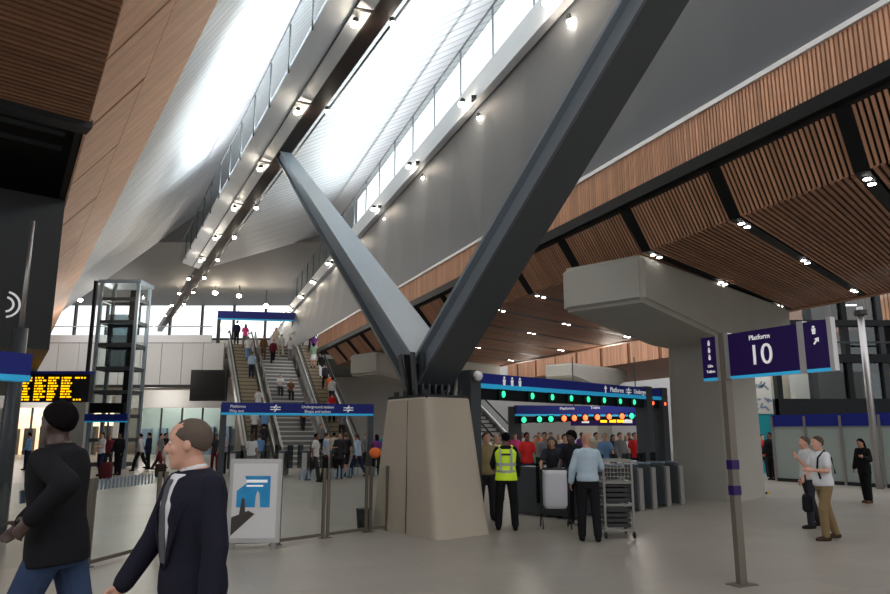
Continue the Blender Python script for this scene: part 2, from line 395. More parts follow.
def arm(sgn, s0, z0, s1, z1, w0, h0, w1, h1):
    p = org+uB*sgn*s0+Z*z0; q = org+uB*sgn*s1+Z*z1; d = (q-p).normalized(); r = nB; u = r.cross(d) if sgn > 0 else d.cross(r)
    if u.z < 0: u = -u
    A = MB().bar(p, q, w0*.62, h0*.9, up=u, w2=w1*.62, h2=h1*.9).build('arm', M['steel_pale'], VC)  # web coloured pale to stand in for sky light on it
    for k, nm in ((1,'top_flange'), (-1,'bottom_flange')):
        mb = MB(); mb.bar(p+u*k*h0/2, q+u*k*h1/2, w0, .07, up=u, w2=w1, h2=.05); mb.build(nm, M['steel'] if k < 0 else M['steel_pale'], A)  # one paint in two tones: underside shade and top light put into colour
    return A
arm(1, .12, 2.95, 13.15, 12.15, .84, .62, .42, .36)
arm(-1, .10, 2.85, 14.5, 12.2, .70, .50, .34, .36)
mb = MB()                                      # node casting: fan of ribs on a plate
mb.prism([org-nB*.40+Z*2.44, org+nB*.40+Z*2.44, org+nB*.52+Z*3.2, org-nB*.52+Z*3.2], .06, uB); mb.build('node_plate', M['black'], VC)
for a in range(-3, 4):
    t = a*.125
    for sd in (-1, 1): MB().bar(org+nB*t+uB*sd*.20+Z*2.44, org+nB*t*1.3+uB*sd*.30+Z*3.22, .035, .16, up=uB).build('rib', M['steel'], VC)
mb = MB(); mb.rings([[org+Z*z+(nB*math.cos(t)*r*1.1+uB*math.sin(t)*r) for t in [2*PI*i/16 for i in range(16)]] for z, r in ((2.3,.34),(2.42,.32),(2.6,.17),(2.9,.17),(3.05,.12))])
mb.build('node_casting', M['black'], VC, smooth=False)
# ---------------------------------------------------------------- right timber canopy (platform viaduct edge)
uA = V((-.380,.925,0)); A0 = V((LA(2.0), 2.0, 0)); vT = V((.67,.742,0))
def aP(a, b, z): p = A0+uA*a+vT*b; return V((p.x, p.y, z))
LEN = 44.0
CA = thing('timber_canopy', 'long timber-slatted canopy on the right, with bright trim along its top edge', 'canopy', (A0.x, A0.y+10, 6))
mb = MB(); a = 0; nA = V((.925,.380,0))
while a < LEN:
    c = aP(a, 0, 7.2); mb.obox(c, uA*.024, nA*.03, Z*.39); a += .078 if a < 30 else .156
mb.build('fascia', M['wood'], CA, kind='stuff')
MB().bar(aP(0,.06,7.2), aP(LEN,.06,7.2), .05, .78).build('fascia_backing', M['wood2'], CA)
MB().bar(aP(0,-.02,7.64), aP(LEN,-.02,7.64), .10, .09).build('trim', M['trimw'], CA)
MB().bar(aP(0,.10,6.68), aP(LEN,.10,6.68), .26, .24).build('edge_beam', M['black'], CA)
BAY = 2.63; A_off = .37
W = 11.3
def bayline(k): return A_off+BAY*k
nb = int((LEN-A_off)/BAY)
for k in range(-1, nb):
    a0 = bayline(k)+.14; a1 = bayline(k+1)-.14
    if a0 < 0: a0 = 0
    mb = MB(); a = a0+.03; pit = .10 if k < 10 else .2
    while a < a1:
        p, q = aP(a, .12, 6.56), aP(a, 1.05, 5.77); d = (q-p).normalized(); r = V((uA.x,uA.y,0))
        n = d.cross(r).normalized(); mb.obox((p+q)/2, (q-p)/2, r*.026*(pit/.10), n*.010); a += pit
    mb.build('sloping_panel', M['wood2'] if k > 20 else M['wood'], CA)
# soffit slats run along vT; one mesh per bay
for k in range(-1, nb):
    a0 = max(bayline(k)+.12, 0); a1 = bayline(k+1)-.12; mb = MB(); a = a0+.05; pit = .125 if k < 9 else .25
    while a < a1:
        b0 = 1.03; b1 = W
        p, q = aP(a, b0, 5.76), aP(a, b1, 5.76)
        mb.bar(p, q, .062*(pit/.125), .05); a += pit
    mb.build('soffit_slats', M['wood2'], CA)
mb = MB(); mb.hexa([aP(0,.1,6.5), aP(LEN,.1,6.5), aP(LEN,W,6.5), aP(0,W,6.5), aP(0,.1,6.6), aP(LEN,.1,6.6), aP(LEN,W,6.6), aP(0,W,6.6)])
mb.build('deck', M['backing'], CA)
for k in range(0, nb):
    a = bayline(k)
    mb = MB(); mb.bar(aP(a,.1,6.52), aP(a,1.05,5.78), .22, .1); mb.bar(aP(a,1.0,5.79), aP(a,W,5.79), .2, .1)
    mb.build('cross_beam', M['black'], CA)
MB().bar(aP(0,W,5.95), aP(LEN,W,5.95), .3, .5).build('far_edge_beam', M['wood2'], CA)
i = 0
for k in range(0, nb):
    for j, b in enumerate((1.5, 5.5, 10.2)):
        if k > 8 and (k+j) % 2: continue
        for e in (-.16, .16):
            p = aP(bayline(k), b+e, 5.725)
            o = thing('downlight', 'small round white downlight in a dark strip of the timber soffit', 'lamp', p, 'downlights in the timber soffit')
            MB().tube([p+Z*.03, p], .075, 12).build('rim', M['dark'], o)
            MB().tube([p, p-Z*.012], .06, 12).build('lens', M['lampw'], o)
        if k % 2 == 0 and j < 3:
            l = bpy.data.lights.new('downlight_beam', 'SPOT'); l.energy = 60; l.spot_size = 2.0; l.spot_blend = .8; l.color = (1,.95,.86); l.shadow_soft_size = .1
            lo = bpy.data.objects.new('downlight_beam', l); C.objects.link(lo); lo.location = aP(bayline(k), b, 5.66)
# second canopy beyond
CB = thing('timber_canopy', 'distant timber-slatted canopy seen below the nearer soffit, behind the gate line', 'canopy', (10, 54, 6))
q0, q1 = V((19.6,30.0,0)), V((5.4,64.5,0)); dq = (q1-q0).normalized(); nq = V((dq.y,-dq.x,0))
mb = MB(); L_ = (q1-q0).length; a = 0
while a < L_:
    if (a % 3.2) > .35: mb.obox(q0+dq*a+Z*7.3+nq*.4, dq*.07, nq*.03, Z*.85)
    a += .18
mb.build('fascia', M['wood'], CB, kind='stuff')
mb = MB(); mb.hexa([q0+nq*.5+Z*6.5, q1+nq*.5+Z*6.5, q1+nq*12+Z*6.5, q0+nq*12+Z*6.5, q0+nq*.5+Z*8.1, q1+nq*.5+Z*8.1, q1+nq*12+Z*8.1, q0+nq*12+Z*8.1])
mb.build('soffit', M['wood2'], CB)
# shaft + cap columns
def hammer(name, label, e, n_cap, sh, L_cap, ztop, z_mid, z_end, w, detail=True):
    """e: near end of cap (plan), n_cap: direction of the cap, sh: distance of the shaft centre along it"""
    n_ = V(n_cap).normalized(); s_ = V((-n_.y, n_.x, 0)); e = V(e)
    T = thing(name, label, 'column', e+n_*sh)
    prof = [(0, ztop), (0, z_end), (sh-1.6, z_mid), (sh+1.4, z_mid), (L_cap, z_end+.1), (L_cap, ztop)]
    mb = MB(); mb.prism([e+n_*a+Z*z-s_*w/2 for a, z in prof], w, s_); mb.build('cap', M['concrete2'], T, bevel=.10, seg=3)
    rs = []
    for z, k in ((0,1.0),(1.0,1.0),(z_mid-.7,.98),(z_mid+.1,.96)):
        ring = []
        for dx, dy in ((-1,-1),(1,-1),(1,1),(-1,1)):
            for q in range(5):
                t = math.atan2(dy, dx)-PI/4+PI/2*q/4
                ring.append(e+n_*(sh+(dx*.82+.28*math.cos(t))*k)+s_*((dy*.62+.28*math.sin(t))*k)+Z*z)
        rs.append(ring)
    MB().rings(rs).build('shaft', M['concrete2'], T, smooth=False)
    return T
eA = V((3.61,16.0,0))
hc = hammer('hammerhead_column', 'massive pale concrete hammerhead column behind the platform 10 sign', eA, (.69,.724,0), 5.9, 9.7, 5.70, 4.18, 4.62, 2.17)
hammer('hammerhead_column', 'distant concrete hammerhead column seen behind the left steel arm', V((-4.1,35.3,0)), (.69,.724,0), 5.2, 9.6, 5.70, 4.18, 4.62, 2.2)
hammer('hammerhead_column', 'distant pale hammerhead column above the right part of the gate line sign', V((7.4,46.0,0)), (.69,.724,0), 4.0, 7.0, 6.2, 4.9, 5.3, 2.2)
# ---------------------------------------------------------------- left timber canopy
def lP(y, t, zoff=0):       # t 0 = lower edge, 1 = upper edge, fascia leaning out
    yy = y-1.0*t*1.6; p0 = V((L1(y), y, 8.0)); p1 = V((L2(y-1.6), y-1.6, 9.5)); return p0.lerp(p1, t)+Z*zoff
LT = thing('timber_canopy', 'broad leaning timber-clad canopy edge rising up the left side', 'canopy', (L1(14), 14, 8))
sec = [3.0, 7.0, 10.9, 13.75, 17.0, 21.0, 26.0, 31.0, 37.0, 44.0, 52.0, 62.0]
nrm = (lP(12,0)-lP(10,0)).cross(lP(10,1)-lP(10,0)).normalized()
for s0, s1 in zip(sec, sec[1:]):
    for h0, h1 in ((0,.5),(.505,1.0)):
        mb = MB(); y = s0+(.16 if h0 == 0 else .02); pit = .09 if s0 < 26 else .2
        while y < s1-.01:
            p, q = lP(y, h0), lP(y, h1); r = V((-.53,.85,0)).normalized()
            mb.obox((p+q)/2, (q-p)/2, r*pit*.50, nrm*.03); y += pit
        mb.build('fascia_panel', M['wood3'], LT)
MB().hexa([lP(3,0)+V((-.08,0,.02)), lP(62,0)+V((-.08,0,.02)), lP(62,1)+V((-.08,0,.02)), lP(3,1)+V((-.08,0,.02)), lP(3,0)+V((-.2,0,.1)), lP(62,0)+V((-.2,0,.1)), lP(62,1)+V((-.2,0,.1)), lP(3,1)+V((-.2,0,.1))]).build('backing', M['backing'], LT)
w45 = V((.75,.66,0))
Es = V((L1(13.3), 13.3, 0)); 
mb = MB(); r = V((-.527,.85,0)); k = 0
while k < 62:                                   # soffit slats
    e = Es-r*.17*k; mb.bar(V((e.x,e.y,7.98))-w45*14, V((e.x,e.y,7.98)), .10, .05); k += 1
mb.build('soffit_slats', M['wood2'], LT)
mb = MB(); e = Es+r*.3; mb.bar(V((e.x,e.y,8.0))-w45*14, V((e.x,e.y,8.0))+w45*.05, .42, .30); mb.build('edge_beam', M['dark'], LT)
e = Es
mb = MB(); mb.hexa([e-w45*14+Z*8.1, e+Z*8.1, e-r*11+Z*8.1, e-r*11-w45*14+Z*8.1, e-w45*14+Z*8.25, e+Z*8.25, e-r*11+Z*8.25, e-r*11-w45*14+Z*8.25]); mb.build('deck', M['backing'], LT)
for i in range(4):                              # services in the open recess
    e = Es+r*(1.0+i*1.0); MB().bar(V((e.x,e.y,8.7))-w45*12, V((e.x,e.y,8.7))-w45*.3, .07, .10).build('duct', M['dark'], LT)
e = Es+r*.4; e2 = Es+r*62
mb = MB(); mb.hexa([e-w45*14+Z*9.3, e+w45*.9+Z*9.3, e2+w45*.9+Z*9.3, e2-w45*14+Z*9.3, e-w45*14+Z*9.45, e+w45*.9+Z*9.45, e2+w45*.9+Z*9.45, e2-w45*14+Z*9.45]); mb.build('upper_deck', M['backing'], LT)
# dark bulkhead under it
e = Es+r*6.0; e2 = Es+r*34
BH = thing('bulkhead', 'dark grey hanging bulkhead with a white curved symbol, below the left timber canopy', 'bulkhead', (e.x, e.y, 3.2))
mb = MB(); mb.hexa([e-w45*9+Z*3.9, e-w45*.02+Z*3.9, e2-w45*.02+Z*3.9, e2-w45*9+Z*3.9, e-w45*9+Z*8.0, e-w45*.02+Z*8.0, e2-w45*.02+Z*8.0, e2-w45*9+Z*8.0]); mb.build('casing', M['dark'], BH)
def arcband(c, xd, up, r0, r1, t0, t1, n=14, th=.03):
    xd = V(xd).normalized(); up = V(up); nn = xd.cross(up); mb = MB(); P_ = []
    for i in range(n+1): t = math.radians(t0+(t1-t0)*i/n); P_.append((V(c)+xd*math.cos(t)*r0+up*math.sin(t)*r0, V(c)+xd*math.cos(t)*r1+up*math.sin(t)*r1))
    for (a, b), (c2, d2) in zip(P_, P_[1:]): mb.hexa([a, b, d2, c2, a+nn*th, b+nn*th, d2+nn*th, c2+nn*th])
    return mb
frontn = V((w45.y,-w45.x,0))
cpt = e+Z*0; dd = ray(10,305); tt = (cpt.dot(frontn))/(V((dd.x,dd.y,0)).dot(frontn)); logo = V((dd.x*tt, dd.y*tt, CZ+dd.z*tt))+frontn*.04
for q, (ra, rb) in enumerate(((.16,.21),(.30,.35))): arcband(logo-w45*.12, w45, Z, ra, rb, -80, 80).build('symbol', M['text'], BH)
# ================================================================ far end: gallery, shops, lift, escalators
GALZ = 8.05
st = MB().box(-60, 51, 7.2, -16.6, 70, GALZ); struct('floor', st, M['stairm'])
st = MB().box(-16.6, 52.5, 7.2, 4, 70, GALZ); struct('floor', st, M['stairm'])
gf = thing('gallery_front', 'pale grey panelled gallery front above the shops, left of the escalators', 'parapet', (-32, 51, 5.1))
x = -58.0
while x < -17.2:
    MB().box(x+.02, 50.7, 5.15, x+1.48, 50.98, 8.15).build('panel', M['white'], gf); x += 1.5
MB().box(-58, 50.85, 5.1, -17, 51.0, 8.2).build('backing', M['dark'], gf)
MB().box(-58, 50.72, 8.2, -17, 50.98, 8.75).build('coping_band', M['trimw'], gf)
MB().box(-58, 50.8, 9.35, -17, 50.86, 9.42).build('handrail', M['inox'], gf)
MB().box(-58, 50.82, 8.75, -17, 50.85, 9.35).build('glass_pane', M['glass'], gf)
MB().box(-58, 50.6, 4.95, -17, 51.0, 5.15).build('soffit_edge', M['dark'], gf)
# shops below
shops = [(-56,-46.5,'wide glazed shop front at the far left under the pale gallery', M['frost']),
         (-46,-37.5,'glazed shop front with a white column, right of the amber departure board', M['frost']),
         (-37,-26.5,'warmly lit shop front between the lift tower and the black screen', M['shop']),
         (-26,-17.5,'dim shop front below the black screen beside the escalators', M['frost'])]
for x0, x1, lab, im in shops:
    o = thing('shop_front', lab, 'shop', ((x0+x1)/2, 56, 0))
    MB().box(x0, 56.0, 3.7, x1, 56.4, 5.1).build('fascia', M['white'], o)
    MB().box(x0, 56.0, 0, x0+.4, 56.5, 3.7).build('pier', M['offwhite'], o)
    n = 5
    for i in range(n):
        a, b = x0+.4+(x1-x0-.4)*i/n, x0+.4+(x1-x0-.4)*(i+1)/n
        MB().box(a+.04, 56.2, .1, b-.04, 56.24, 3.65).build('glass_pane', M['glass'], o)
        MB().box(b-.04, 56.1, 0, b+.04, 56.3, 3.7).build('mullion', M['dark'], o)
    MB().box(x0+.4, 59.6, 0, x1, 59.8, 3.9).build('back_wall', im, o)
    mb = MB(); xx = x0+1.0
    while xx < x1-.8:
        mb.box(xx, 59.0, 0, xx+.7, 59.5, 2.1+.4*((xx*7)%1)); xx += 1.3
    mb.build('shelving', M['pdark'] if im == M['shop'] else M['marks'], o)
    MB().box(x0+1.5, 57.0, 4.55, x1-1.5, 57.3, 4.75).build('ceiling_light', M['lampw'], o)
    MB().box(x0, 56.4, 4.8, x1, 59.8, 4.95).build('ceiling', M['white'], o)
# white column panel right of departure board
o = thing('column', 'plain white square column behind the departure board, left of the lift tower', 'column', (-20.35, 39.5, 0))
MB().box(-21.0, 39.0, 0, -19.7, 40.0, 3.9).build('shaft', M['white'], o); o.location = o.location
# TV screen
p0, p1 = onY(192, 370, 49.9), onY(226, 401, 49.9)
o = thing('screen', 'large blank black screen on the pale gallery front beside the escalator', 'screen', ((p0.x+p1.x)/2, 49.9, p1.z))
MB().box(p0.x, 49.75, p1.z, p1.x, 50.1, p0.z).build('casing', M['dark'], o)
MB().box(p0.x+.12, 49.72, p1.z+.12, p1.x-.12, 49.75, p0.z-.12).build('display', M['board'], o)
MB().box((p0.x+p1.x)/2-.3, 50.1, p1.z+.3, (p0.x+p1.x)/2+.3, 50.7, p0.z-.3).build('bracket', M['dark'], o)
# lift tower
LY = 36.0; base = onY(107, 472, LY); lx0, lx1 = onY(90, 415, LY).x, onY(128, 415, LY).x
lt = thing('lift_tower', 'tall glazed lift tower with a dark steel frame in front of the gallery', 'lift tower', ((lx0+lx1)/2, LY+1.0, 0))
H = onY(110, 281, LY).z
for x_ in (lx0, lx1):
    for y_ in (LY, LY+1.4):
        MB().box(x_-.08, y_-.08, 0, x_+.08, y_+.08, H).build('corner_post', M['steel_pale'], lt)
z = .2
while z < H:
    mb = MB(); mb.box(lx0+.1, LY-.06, z-.09, lx1-.1, LY+.06, z+.09); mb.box(lx0-.06, LY+.1, z-.09, lx0+.06, LY+1.3, z+.09)
    mb.box(lx1-.06, LY+.1, z-.09, lx1+.06, LY+1.3, z+.09); mb.box(lx0+.1, LY+1.34, z-.09, lx1-.1, LY+1.46, z+.09); mb.build('ring_beam', M['steel'], lt); z += 1.2
MB().box(lx0-.15, LY-.15, H-.15, lx1+.15, LY+1.55, H+.05).build('roof', M['steel_pale'], lt)
MB().box(lx0+.02, LY-.02, 3.0, lx1-.02, LY, H-.2).build('front_glass', M['glass'], lt)
MB().box(lx0-.02, LY+.02, .2, lx0, LY+1.38, H-.2).build('side_glass', M['glass'], lt)
MB().box(lx1, LY+.02, .2, lx1+.02, LY+1.38, H-.2).build('side_glass', M['glass'], lt)
MB().box((lx0+lx1)/2+.1, LY+1.0, 0, (lx0+lx1)/2+.40, LY+1.25, H-.3).build('guide_rail', M['black'], lt)
MB().box(lx0+.35, LY+.3, GALZ-2.9, lx1-.55, LY+.95, GALZ-.2).build('car', M['glass_dark'], lt)
pz0, pz1 = onY(100, 421, LY-.3).z, onY(100, 414, LY-.3).z
MB().box(lx0-.1, LY-.35, pz0, lx1+.1, LY-.2, pz1).build('blue_sign', M['navy'], lt)
MB().box(lx0-.1, LY-.36, pz0-.06, lx1+.1, LY-.2, pz0).build('sign_edge', M['cyan'], lt)
MB().box(lx0+.1, LY-.3, pz1+.05, lx1-.1, LY-.15, pz1+.55).build('display', M['board'], lt)
# escalators and stair
eD = V((-.395,.919,0)).normalized(); eN = V((eD.y,-eD.x,0)); RUN = 12.6; RISE = GALZ
def esc(name, label, base, width, mat_step, z0=0, rise=RISE, run=RUN):
    base = V(base); T = thing(name, label, 'escalator' if name == 'escalator' else 'stairs', base)
    up_ = (eD*run+Z*rise)
    n = 30; mb = MB()
    for i in range(n):
        p = base+eD*(run*i/n); z1 = rise*(i+1)/n; q = base+eD*(run*(i+1)/n)
        a = eN*width/2*.80
        mb.hexa([p-a+Z*max(0, z1-.9)+Z*.02, p+a+Z*max(0, z1-.9)+Z*.02, q+a+Z*max(0, z1-.9)+Z*.02, q-a+Z*max(0, z1-.9)+Z*.02, p-a+Z*z1, p+a+Z*z1, q+a+Z*z1, q-a+Z*z1])
    mb.build('steps', mat_step, T, kind='stuff')
    mb = MB()
    for i in range(n):
        q = base+eD*(run*i/n); z1 = rise*(i+1)/n; mb.bar(q-a-eD*.012+Z*(z1-.035), q+a-eD*.012+Z*(z1-.035), .03, .07)
    mb.build('step_nosing', M['brass'] if mat_step == M['step'] else M['white'] if mat_step == M['stairm'] else M['dark'], T, kind='stuff')
    for sd in (-1, 1):
        o_ = base+eN*sd*width*.46; ext = eD*1.0
        if name == 'escalator':
            MB().prism([o_-ext+Z*.02, o_+Z*.02+eD*.4, o_+eD*run+Z*(rise-.55), o_+eD*(run+1)+Z*(rise-.55), o_+eD*(run+1)+Z*(rise+.30), o_+eD*run+Z*(rise+.30), o_+Z*.35, o_-ext+Z*.35], .16, eN*sd).build('side_cladding', M['inox'], T)
            g = o_+eN*sd*.06
            MB().prism([g-ext*.9+Z*.35, g+Z*.35, g+eD*run+Z*(rise+.30), g+eD*(run+1)+Z*(rise+.3), g+eD*(run+1)+Z*(rise+.98), g+eD*run+Z*(rise+.98), g+Z*1.05, g-ext*.9+Z*1.0], .02, eN*sd).build('glass_balustrade', M['glass'], T)
            hr = MB(); hr.tube([g-ext+Z*.45, g-ext*1.15+Z*.7, g-ext+Z*.98, g+Z*1.03, g+eD*run+Z*(rise+1.0), g+eD*(run+1.0)+Z*(rise+1.0)], .055, 8); hr.build('handrail', M['rubber'], T, smooth=True)
            MB().bar(g+Z*.40+eN*sd*-.03, g+eD*run+Z*(rise+.36)+eN*sd*-.03, .05, .08).build('skirt_light', M['trimw'], T)
        else:
            for hh in (.95, .65):
                MB().tube([o_-eD*.3+Z*hh, o_+Z*(hh+.05), o_+eD*run+Z*(rise+hh), o_+eD*(run+.4)+Z*(rise+hh)], .04, 8).build('handrail', M['inox'], T)
            for i in range(9):
                p = o_+eD*run*i/8+Z*rise*i/8; MB().tube([p, p+Z*.97], .03, 6).build('post', M['inox'], T)
    return T
cL = V((-9.97,39.4,0)); cM = cL+V((2.25,.3,0)); cR = cL+V((4.6,.6,0))
escL = esc('escalator', 'left escalator carrying people up beside the black screen', cL, 1.55, M['step'])
stair = esc('staircase', 'broad grey staircase between the two escalators', cM, 2.7, M['stairm'])
escR = esc('escalator', 'right escalator rising beside the timber canopy end', cR, 1.55, M['step'])
escF = None
# a further escalator seen beyond the gate line
sD, sN, sE = eD, eN, esc
eD = V((-.52,.85,0)).normalized(); eN = V((eD.y,-eD.x,0))
pb = onz(517, 466, 0)
escF = esc('escalator', 'far pale escalator seen under the left end of the blue gate sign', pb, 1.9, M['inox'], rise=7.0, run=11)
eD, eN = sD, sN
# blue signs -------------------------------------------------------
def sign(name, label, cat, A, B_, zt, zb, mface, th=.18, edge=.09):
    A, B_ = V(A), V(B_); d = (B_-A).normalized(); n = V((d.y,-d.x,0))
    T = thing(name, label, cat, ((A.x+B_.x)/2, (A.y+B_.y)/2, zb))
    A2 = V((A.x,A.y,0)); B2 = V((B_.x,B_.y,0)); L = (B2-A2).length
    MB().bar(A2+Z*(zt+zb+edge)/2, B2+Z*(zt+zb+edge)/2, th, zt-zb-edge).build('panel', mface, T)
    MB().bar(A2+Z*(zb+edge/2), B2+Z*(zb+edge/2), th*1.05, edge).build('light_edge', M['cyan'], T)
    return T, A2, d, n, L
def icon_people(mb, c, d, u, s):           # small pictogram: head and body
    n = d.cross(u); r = [c+u*s*.32+(d*math.cos(t)+u*math.sin(t))*s*.12 for t in [2*PI*i/10 for i in range(10)]]
    mb.prism(r, .01, n); mb.prism([c-d*s*.14-u*s*.4, c+d*s*.14-u*s*.4, c+d*s*.2+u*s*.16, c-d*s*.2+u*s*.16], .01, n)
def icon_arrow(mb, c, d, u, s, ang=0):
    n = d.cross(u); R_ = Matrix.Rotation(ang, 3, n); a, b = R_@d, R_@u
    mb.prism([c-a*s*.07-b*s*.4, c+a*s*.07-b*s*.4, c+a*s*.07+b*s*.1, c-a*s*.07+b*s*.1], .01, n)
    mb.prism([c-a*s*.28+b*s*.06, c+a*s*.28+b*s*.06, c+b*s*.42], .01, n)
def icon_train(mb, c, d, u, s):            # two-arrow rail pictogram
    n = d.cross(u)
    for k, f in ((.12, 1), (-.12, -1)):
        mb.prism([c-d*s*.5+u*s*(k-.04), c+d*s*.5+u*s*(k-.04), c+d*s*.5+u*s*(k+.04), c-d*s*.5+u*s*(k+.04)], .01, n)
    mb.prism([c-d*s*.15-u*s*.34, c-d*s*.02-u*s*.34, c+d*s*.2, c+d*s*.07], .01, n); mb.prism([c-d*s*.2, c-d*s*.07, c+d*s*.15+u*s*.34, c+d*s*.02+u*s*.34], .01, n)
# main gate line header
gA, gB = V((.52,14.2,0)), V((6.02,19.8,0))
T, A2, d, n, L = sign('gate_line_header', 'long blue overhead gate sign with ten signal lamps, right of the V column', 'sign', gA, gB, 2.94, 2.64, M['navy'], .30)
MB().bar(A2+d*.1+Z*2.53, A2+d*(L-.1)+Z*2.53, .16, .22).build('lamp_board', M['black'], T)
G1 = T; fr = []
for px in (498,527,547,566,583,599,615,629,647,659):
    dr = ray(px, 400); dr = V((dr.x,dr.y,0)); # intersect with header line
    tt = (A2.x*d.y-A2.y*d.x)/(dr.x*d.y-dr.y*d.x); p = dr*tt; fr.append((p-A2).length)
for i, f in enumerate(fr):
    p = A2+d*f+n*.12+Z*2.54; g = i < 8
    lab = 'green gate signal lamp under the near blue header' if g else 'red gate signal lamp at the right end of the near blue header'
    o = thing('signal_lamp', lab, 'signal light', p, 'green signals on the near header' if g else 'red signals on the near header')
    MB().bar(p-n*.04, p+n*.02, .26, .26).build('housing', M['black'], o)
    mb = MB()
    if g: mb.ball(p+n*.03+Z*.0, .045, .045, .07, 10, 6)
    else: mb.ball(p+n*.03, .055, .055, .06, 10, 6)
    mb.build('lens', M['green' if g else 'red'], o, smooth=True)
for i in range(3): mb = MB(); icon_people(mb, A2+d*(.85+.26*i)+n*.16+Z*2.81, d, Z, .22); mb.build('person_symbol', M['text'], T)
mb = MB(); icon_arrow(mb, A2+d*4.75+n*.16+Z*2.81, d, Z, .22); mb.build('arrow_symbol', M['text'], T); mb = MB(); icon_train(mb, A2+d*5.85+n*.16+Z*2.81, d, Z, .26); mb.build('rail_symbol', M['text'], T)
text_mesh('lettering', 'Platforms', .17, M['text'], T, A2+d*5.3+n*.155+Z*2.81, d, Z)
text_mesh('lettering', 'Underground', .17, M['text'], T, A2+d*6.6+n*.155+Z*2.81, d, Z)
for i, f in enumerate((-.05, L-.95, L-.1)):
    p = A2+d*f; MB().bar(p+Z*.0, p+Z*2.98, .36, .30, up=d).build('post', M['steel'], T)
o_ = A2-d*.1+n*.28+Z*2.86; MB().ball(o_, .10, .10, .10, 12, 8).build('camera_dome', M['trimw'], T, smooth=True)
MB().bar(o_, A2-d*.1+Z*2.86, .06, .06).build('camera_bracket', M['dark'], T)
# second header, far
qA, qB = onY(515, 409, 34), onY(640, 405, 35.5)
T, A2, d, n, L = sign('gate_line_header', 'far blue overhead sign with small green and red lamps, beyond the near gates', 'sign', qA, qB, 3.05, 2.55, M['navy'], .3)
G2 = T
MB().bar(A2+Z*2.35, A2+d*L+Z*2.35, .16, .3).build('lamp_board', M['black'], T)
for i, px in enumerate((522,537,548,561,571,582,594,606,619,629)):
    f = (px-515)/(640-515)*L; g = i < 3 or i == 9; p = A2+d*f+n*.16+Z*2.35
    nm = 'far right end green signal lamp of the distant header' if i == 9 else ('green signal lamp at the left of the distant header' if g else 'red signal lamp along the distant header')
    o = thing('signal_lamp', nm, 'signal light', p, None if i == 9 else ('green signals on the distant header' if g else 'red signals on the distant header'))
    MB().bar(p-n*.06, p, .34, .34).build('housing', M['black'], o)
    MB().ball(p+n*.04, .12, .1, .14, 8, 6).build('lens', M['green' if g else 'red'], o)
for f in (0, L): MB().box(A2.x+f-.3, A2.y+.05, 0, A2.x+f+.3, A2.y+.5, 3.0).build('post', M['steel'], T)
text_mesh('lettering', 'Platforms', .2, M['text'], T, A2+d*2.6+n*.16+Z*2.82, d, Z); text_mesh('lettering', 'Trains', .2, M['text'], T, A2+d*(L*.62)+n*.16+Z*2.82, d, Z)
# dark blue message strip
qa, qb = onY(571, 422, 40), onY(641, 421, 40)
T = thing('message_sign', 'dark blue hanging sign with small white and amber symbols, behind the red lamps', 'sign', ((qa.x+qb.x)/2, 40, 2.1))
MB().box(qa.x, 40, 2.15, qb.x, 40.15, 2.70).build('panel', M['purple'], T)
MB().box(qa.x+.6, 39.95, 2.3, qa.x+1.0, 40, 2.55).build('symbol', M['text'], T); MB().box(qb.x-1.0, 39.95, 2.3, qb.x-.5, 40, 2.55).build('symbol', M['text'], T)
for q in (.42, .55, .66): MB().box(qa.x+(qb.x-qa.x)*q, 39.95, 2.33, qa.x+(qb.x-qa.x)*q+.35, 40, 2.5).build('symbol', M['led'], T)
for xx in (qa.x+.2, qb.x-.2): MB().box(xx-.03, 40.05, 2.7, xx+.03, 40.1, 6.0).build('hanger', M['dark'], T)
# left header over the escalators' gate line
lA, lB = V((-9.15,29.1,0)), V((-3.15,31.0,0))
T, A2, d, n, L = sign('gate_line_header', 'blue overhead sign with a white rail symbol in front of the escalators', 'sign', lA, lB, 2.98, 2.48, M['navy'], .3)
for f in (0.1, L-.1): p = A2+d*f; MB().bar(p, p+Z*2.9, .25, .25, up=d).build('post', M['steel'], T)
for f_ in (2.15, 5.2): mb = MB(); icon_train(mb, A2+d*f_+n*.16+Z*2.76, d, Z, .42); mb.build('rail_symbol', M['text'], T)
text_mesh('lettering', 'Platforms', .16, M['text'], T, A2+d*.65+n*.16+Z*2.82, d, Z); text_mesh('lettering', 'Way out', .16, M['text'], T, A2+d*.6+n*.16+Z*2.64, d, Z)
text_mesh('lettering', 'Underground station', .16, M['text'], T, A2+d*3.9+n*.16+Z*2.83, d, Z); text_mesh('lettering', 'Shops and toilets', .16, M['text'], T, A2+d*3.9+n*.16+Z*2.64, d, Z)
# sign at the top of the escalators
ua, ub = onY(218, 318, 52.6), onY(292, 323, 52.6)
T, A2, d, n, L = sign('header_sign', 'plain blue sign band above the top of the left escalator', 'sign', V((ua.x,52.6,0)), V((ub.x,53.6,0)), 10.85, 10.2, M['navy'], .3)
for f in (.1, L-.1): p = A2+d*f; MB().bar(p+Z*GALZ, p+Z*10.85, .25, .25, up=d).build('post', M['steel'], T)
# near left blue sign below the bulkhead
na, nb_ = onY(-30, 352, 10.5), onY(28, 353, 11.2)
T, A2, d, n, L = sign('header_sign', 'blue overhead sign at the far left edge, under the dark bulkhead', 'sign', V((na.x,10.5,0)), V((nb_.x,11.2,0)), 2.98, 2.55, M['navy'], .3)
for f in (L-.62,): p = A2+d*f; MB().bar(p+n*-.2, p+n*-.2+Z*2.98, .28, .3, up=d).build('post', M['steel'], T)
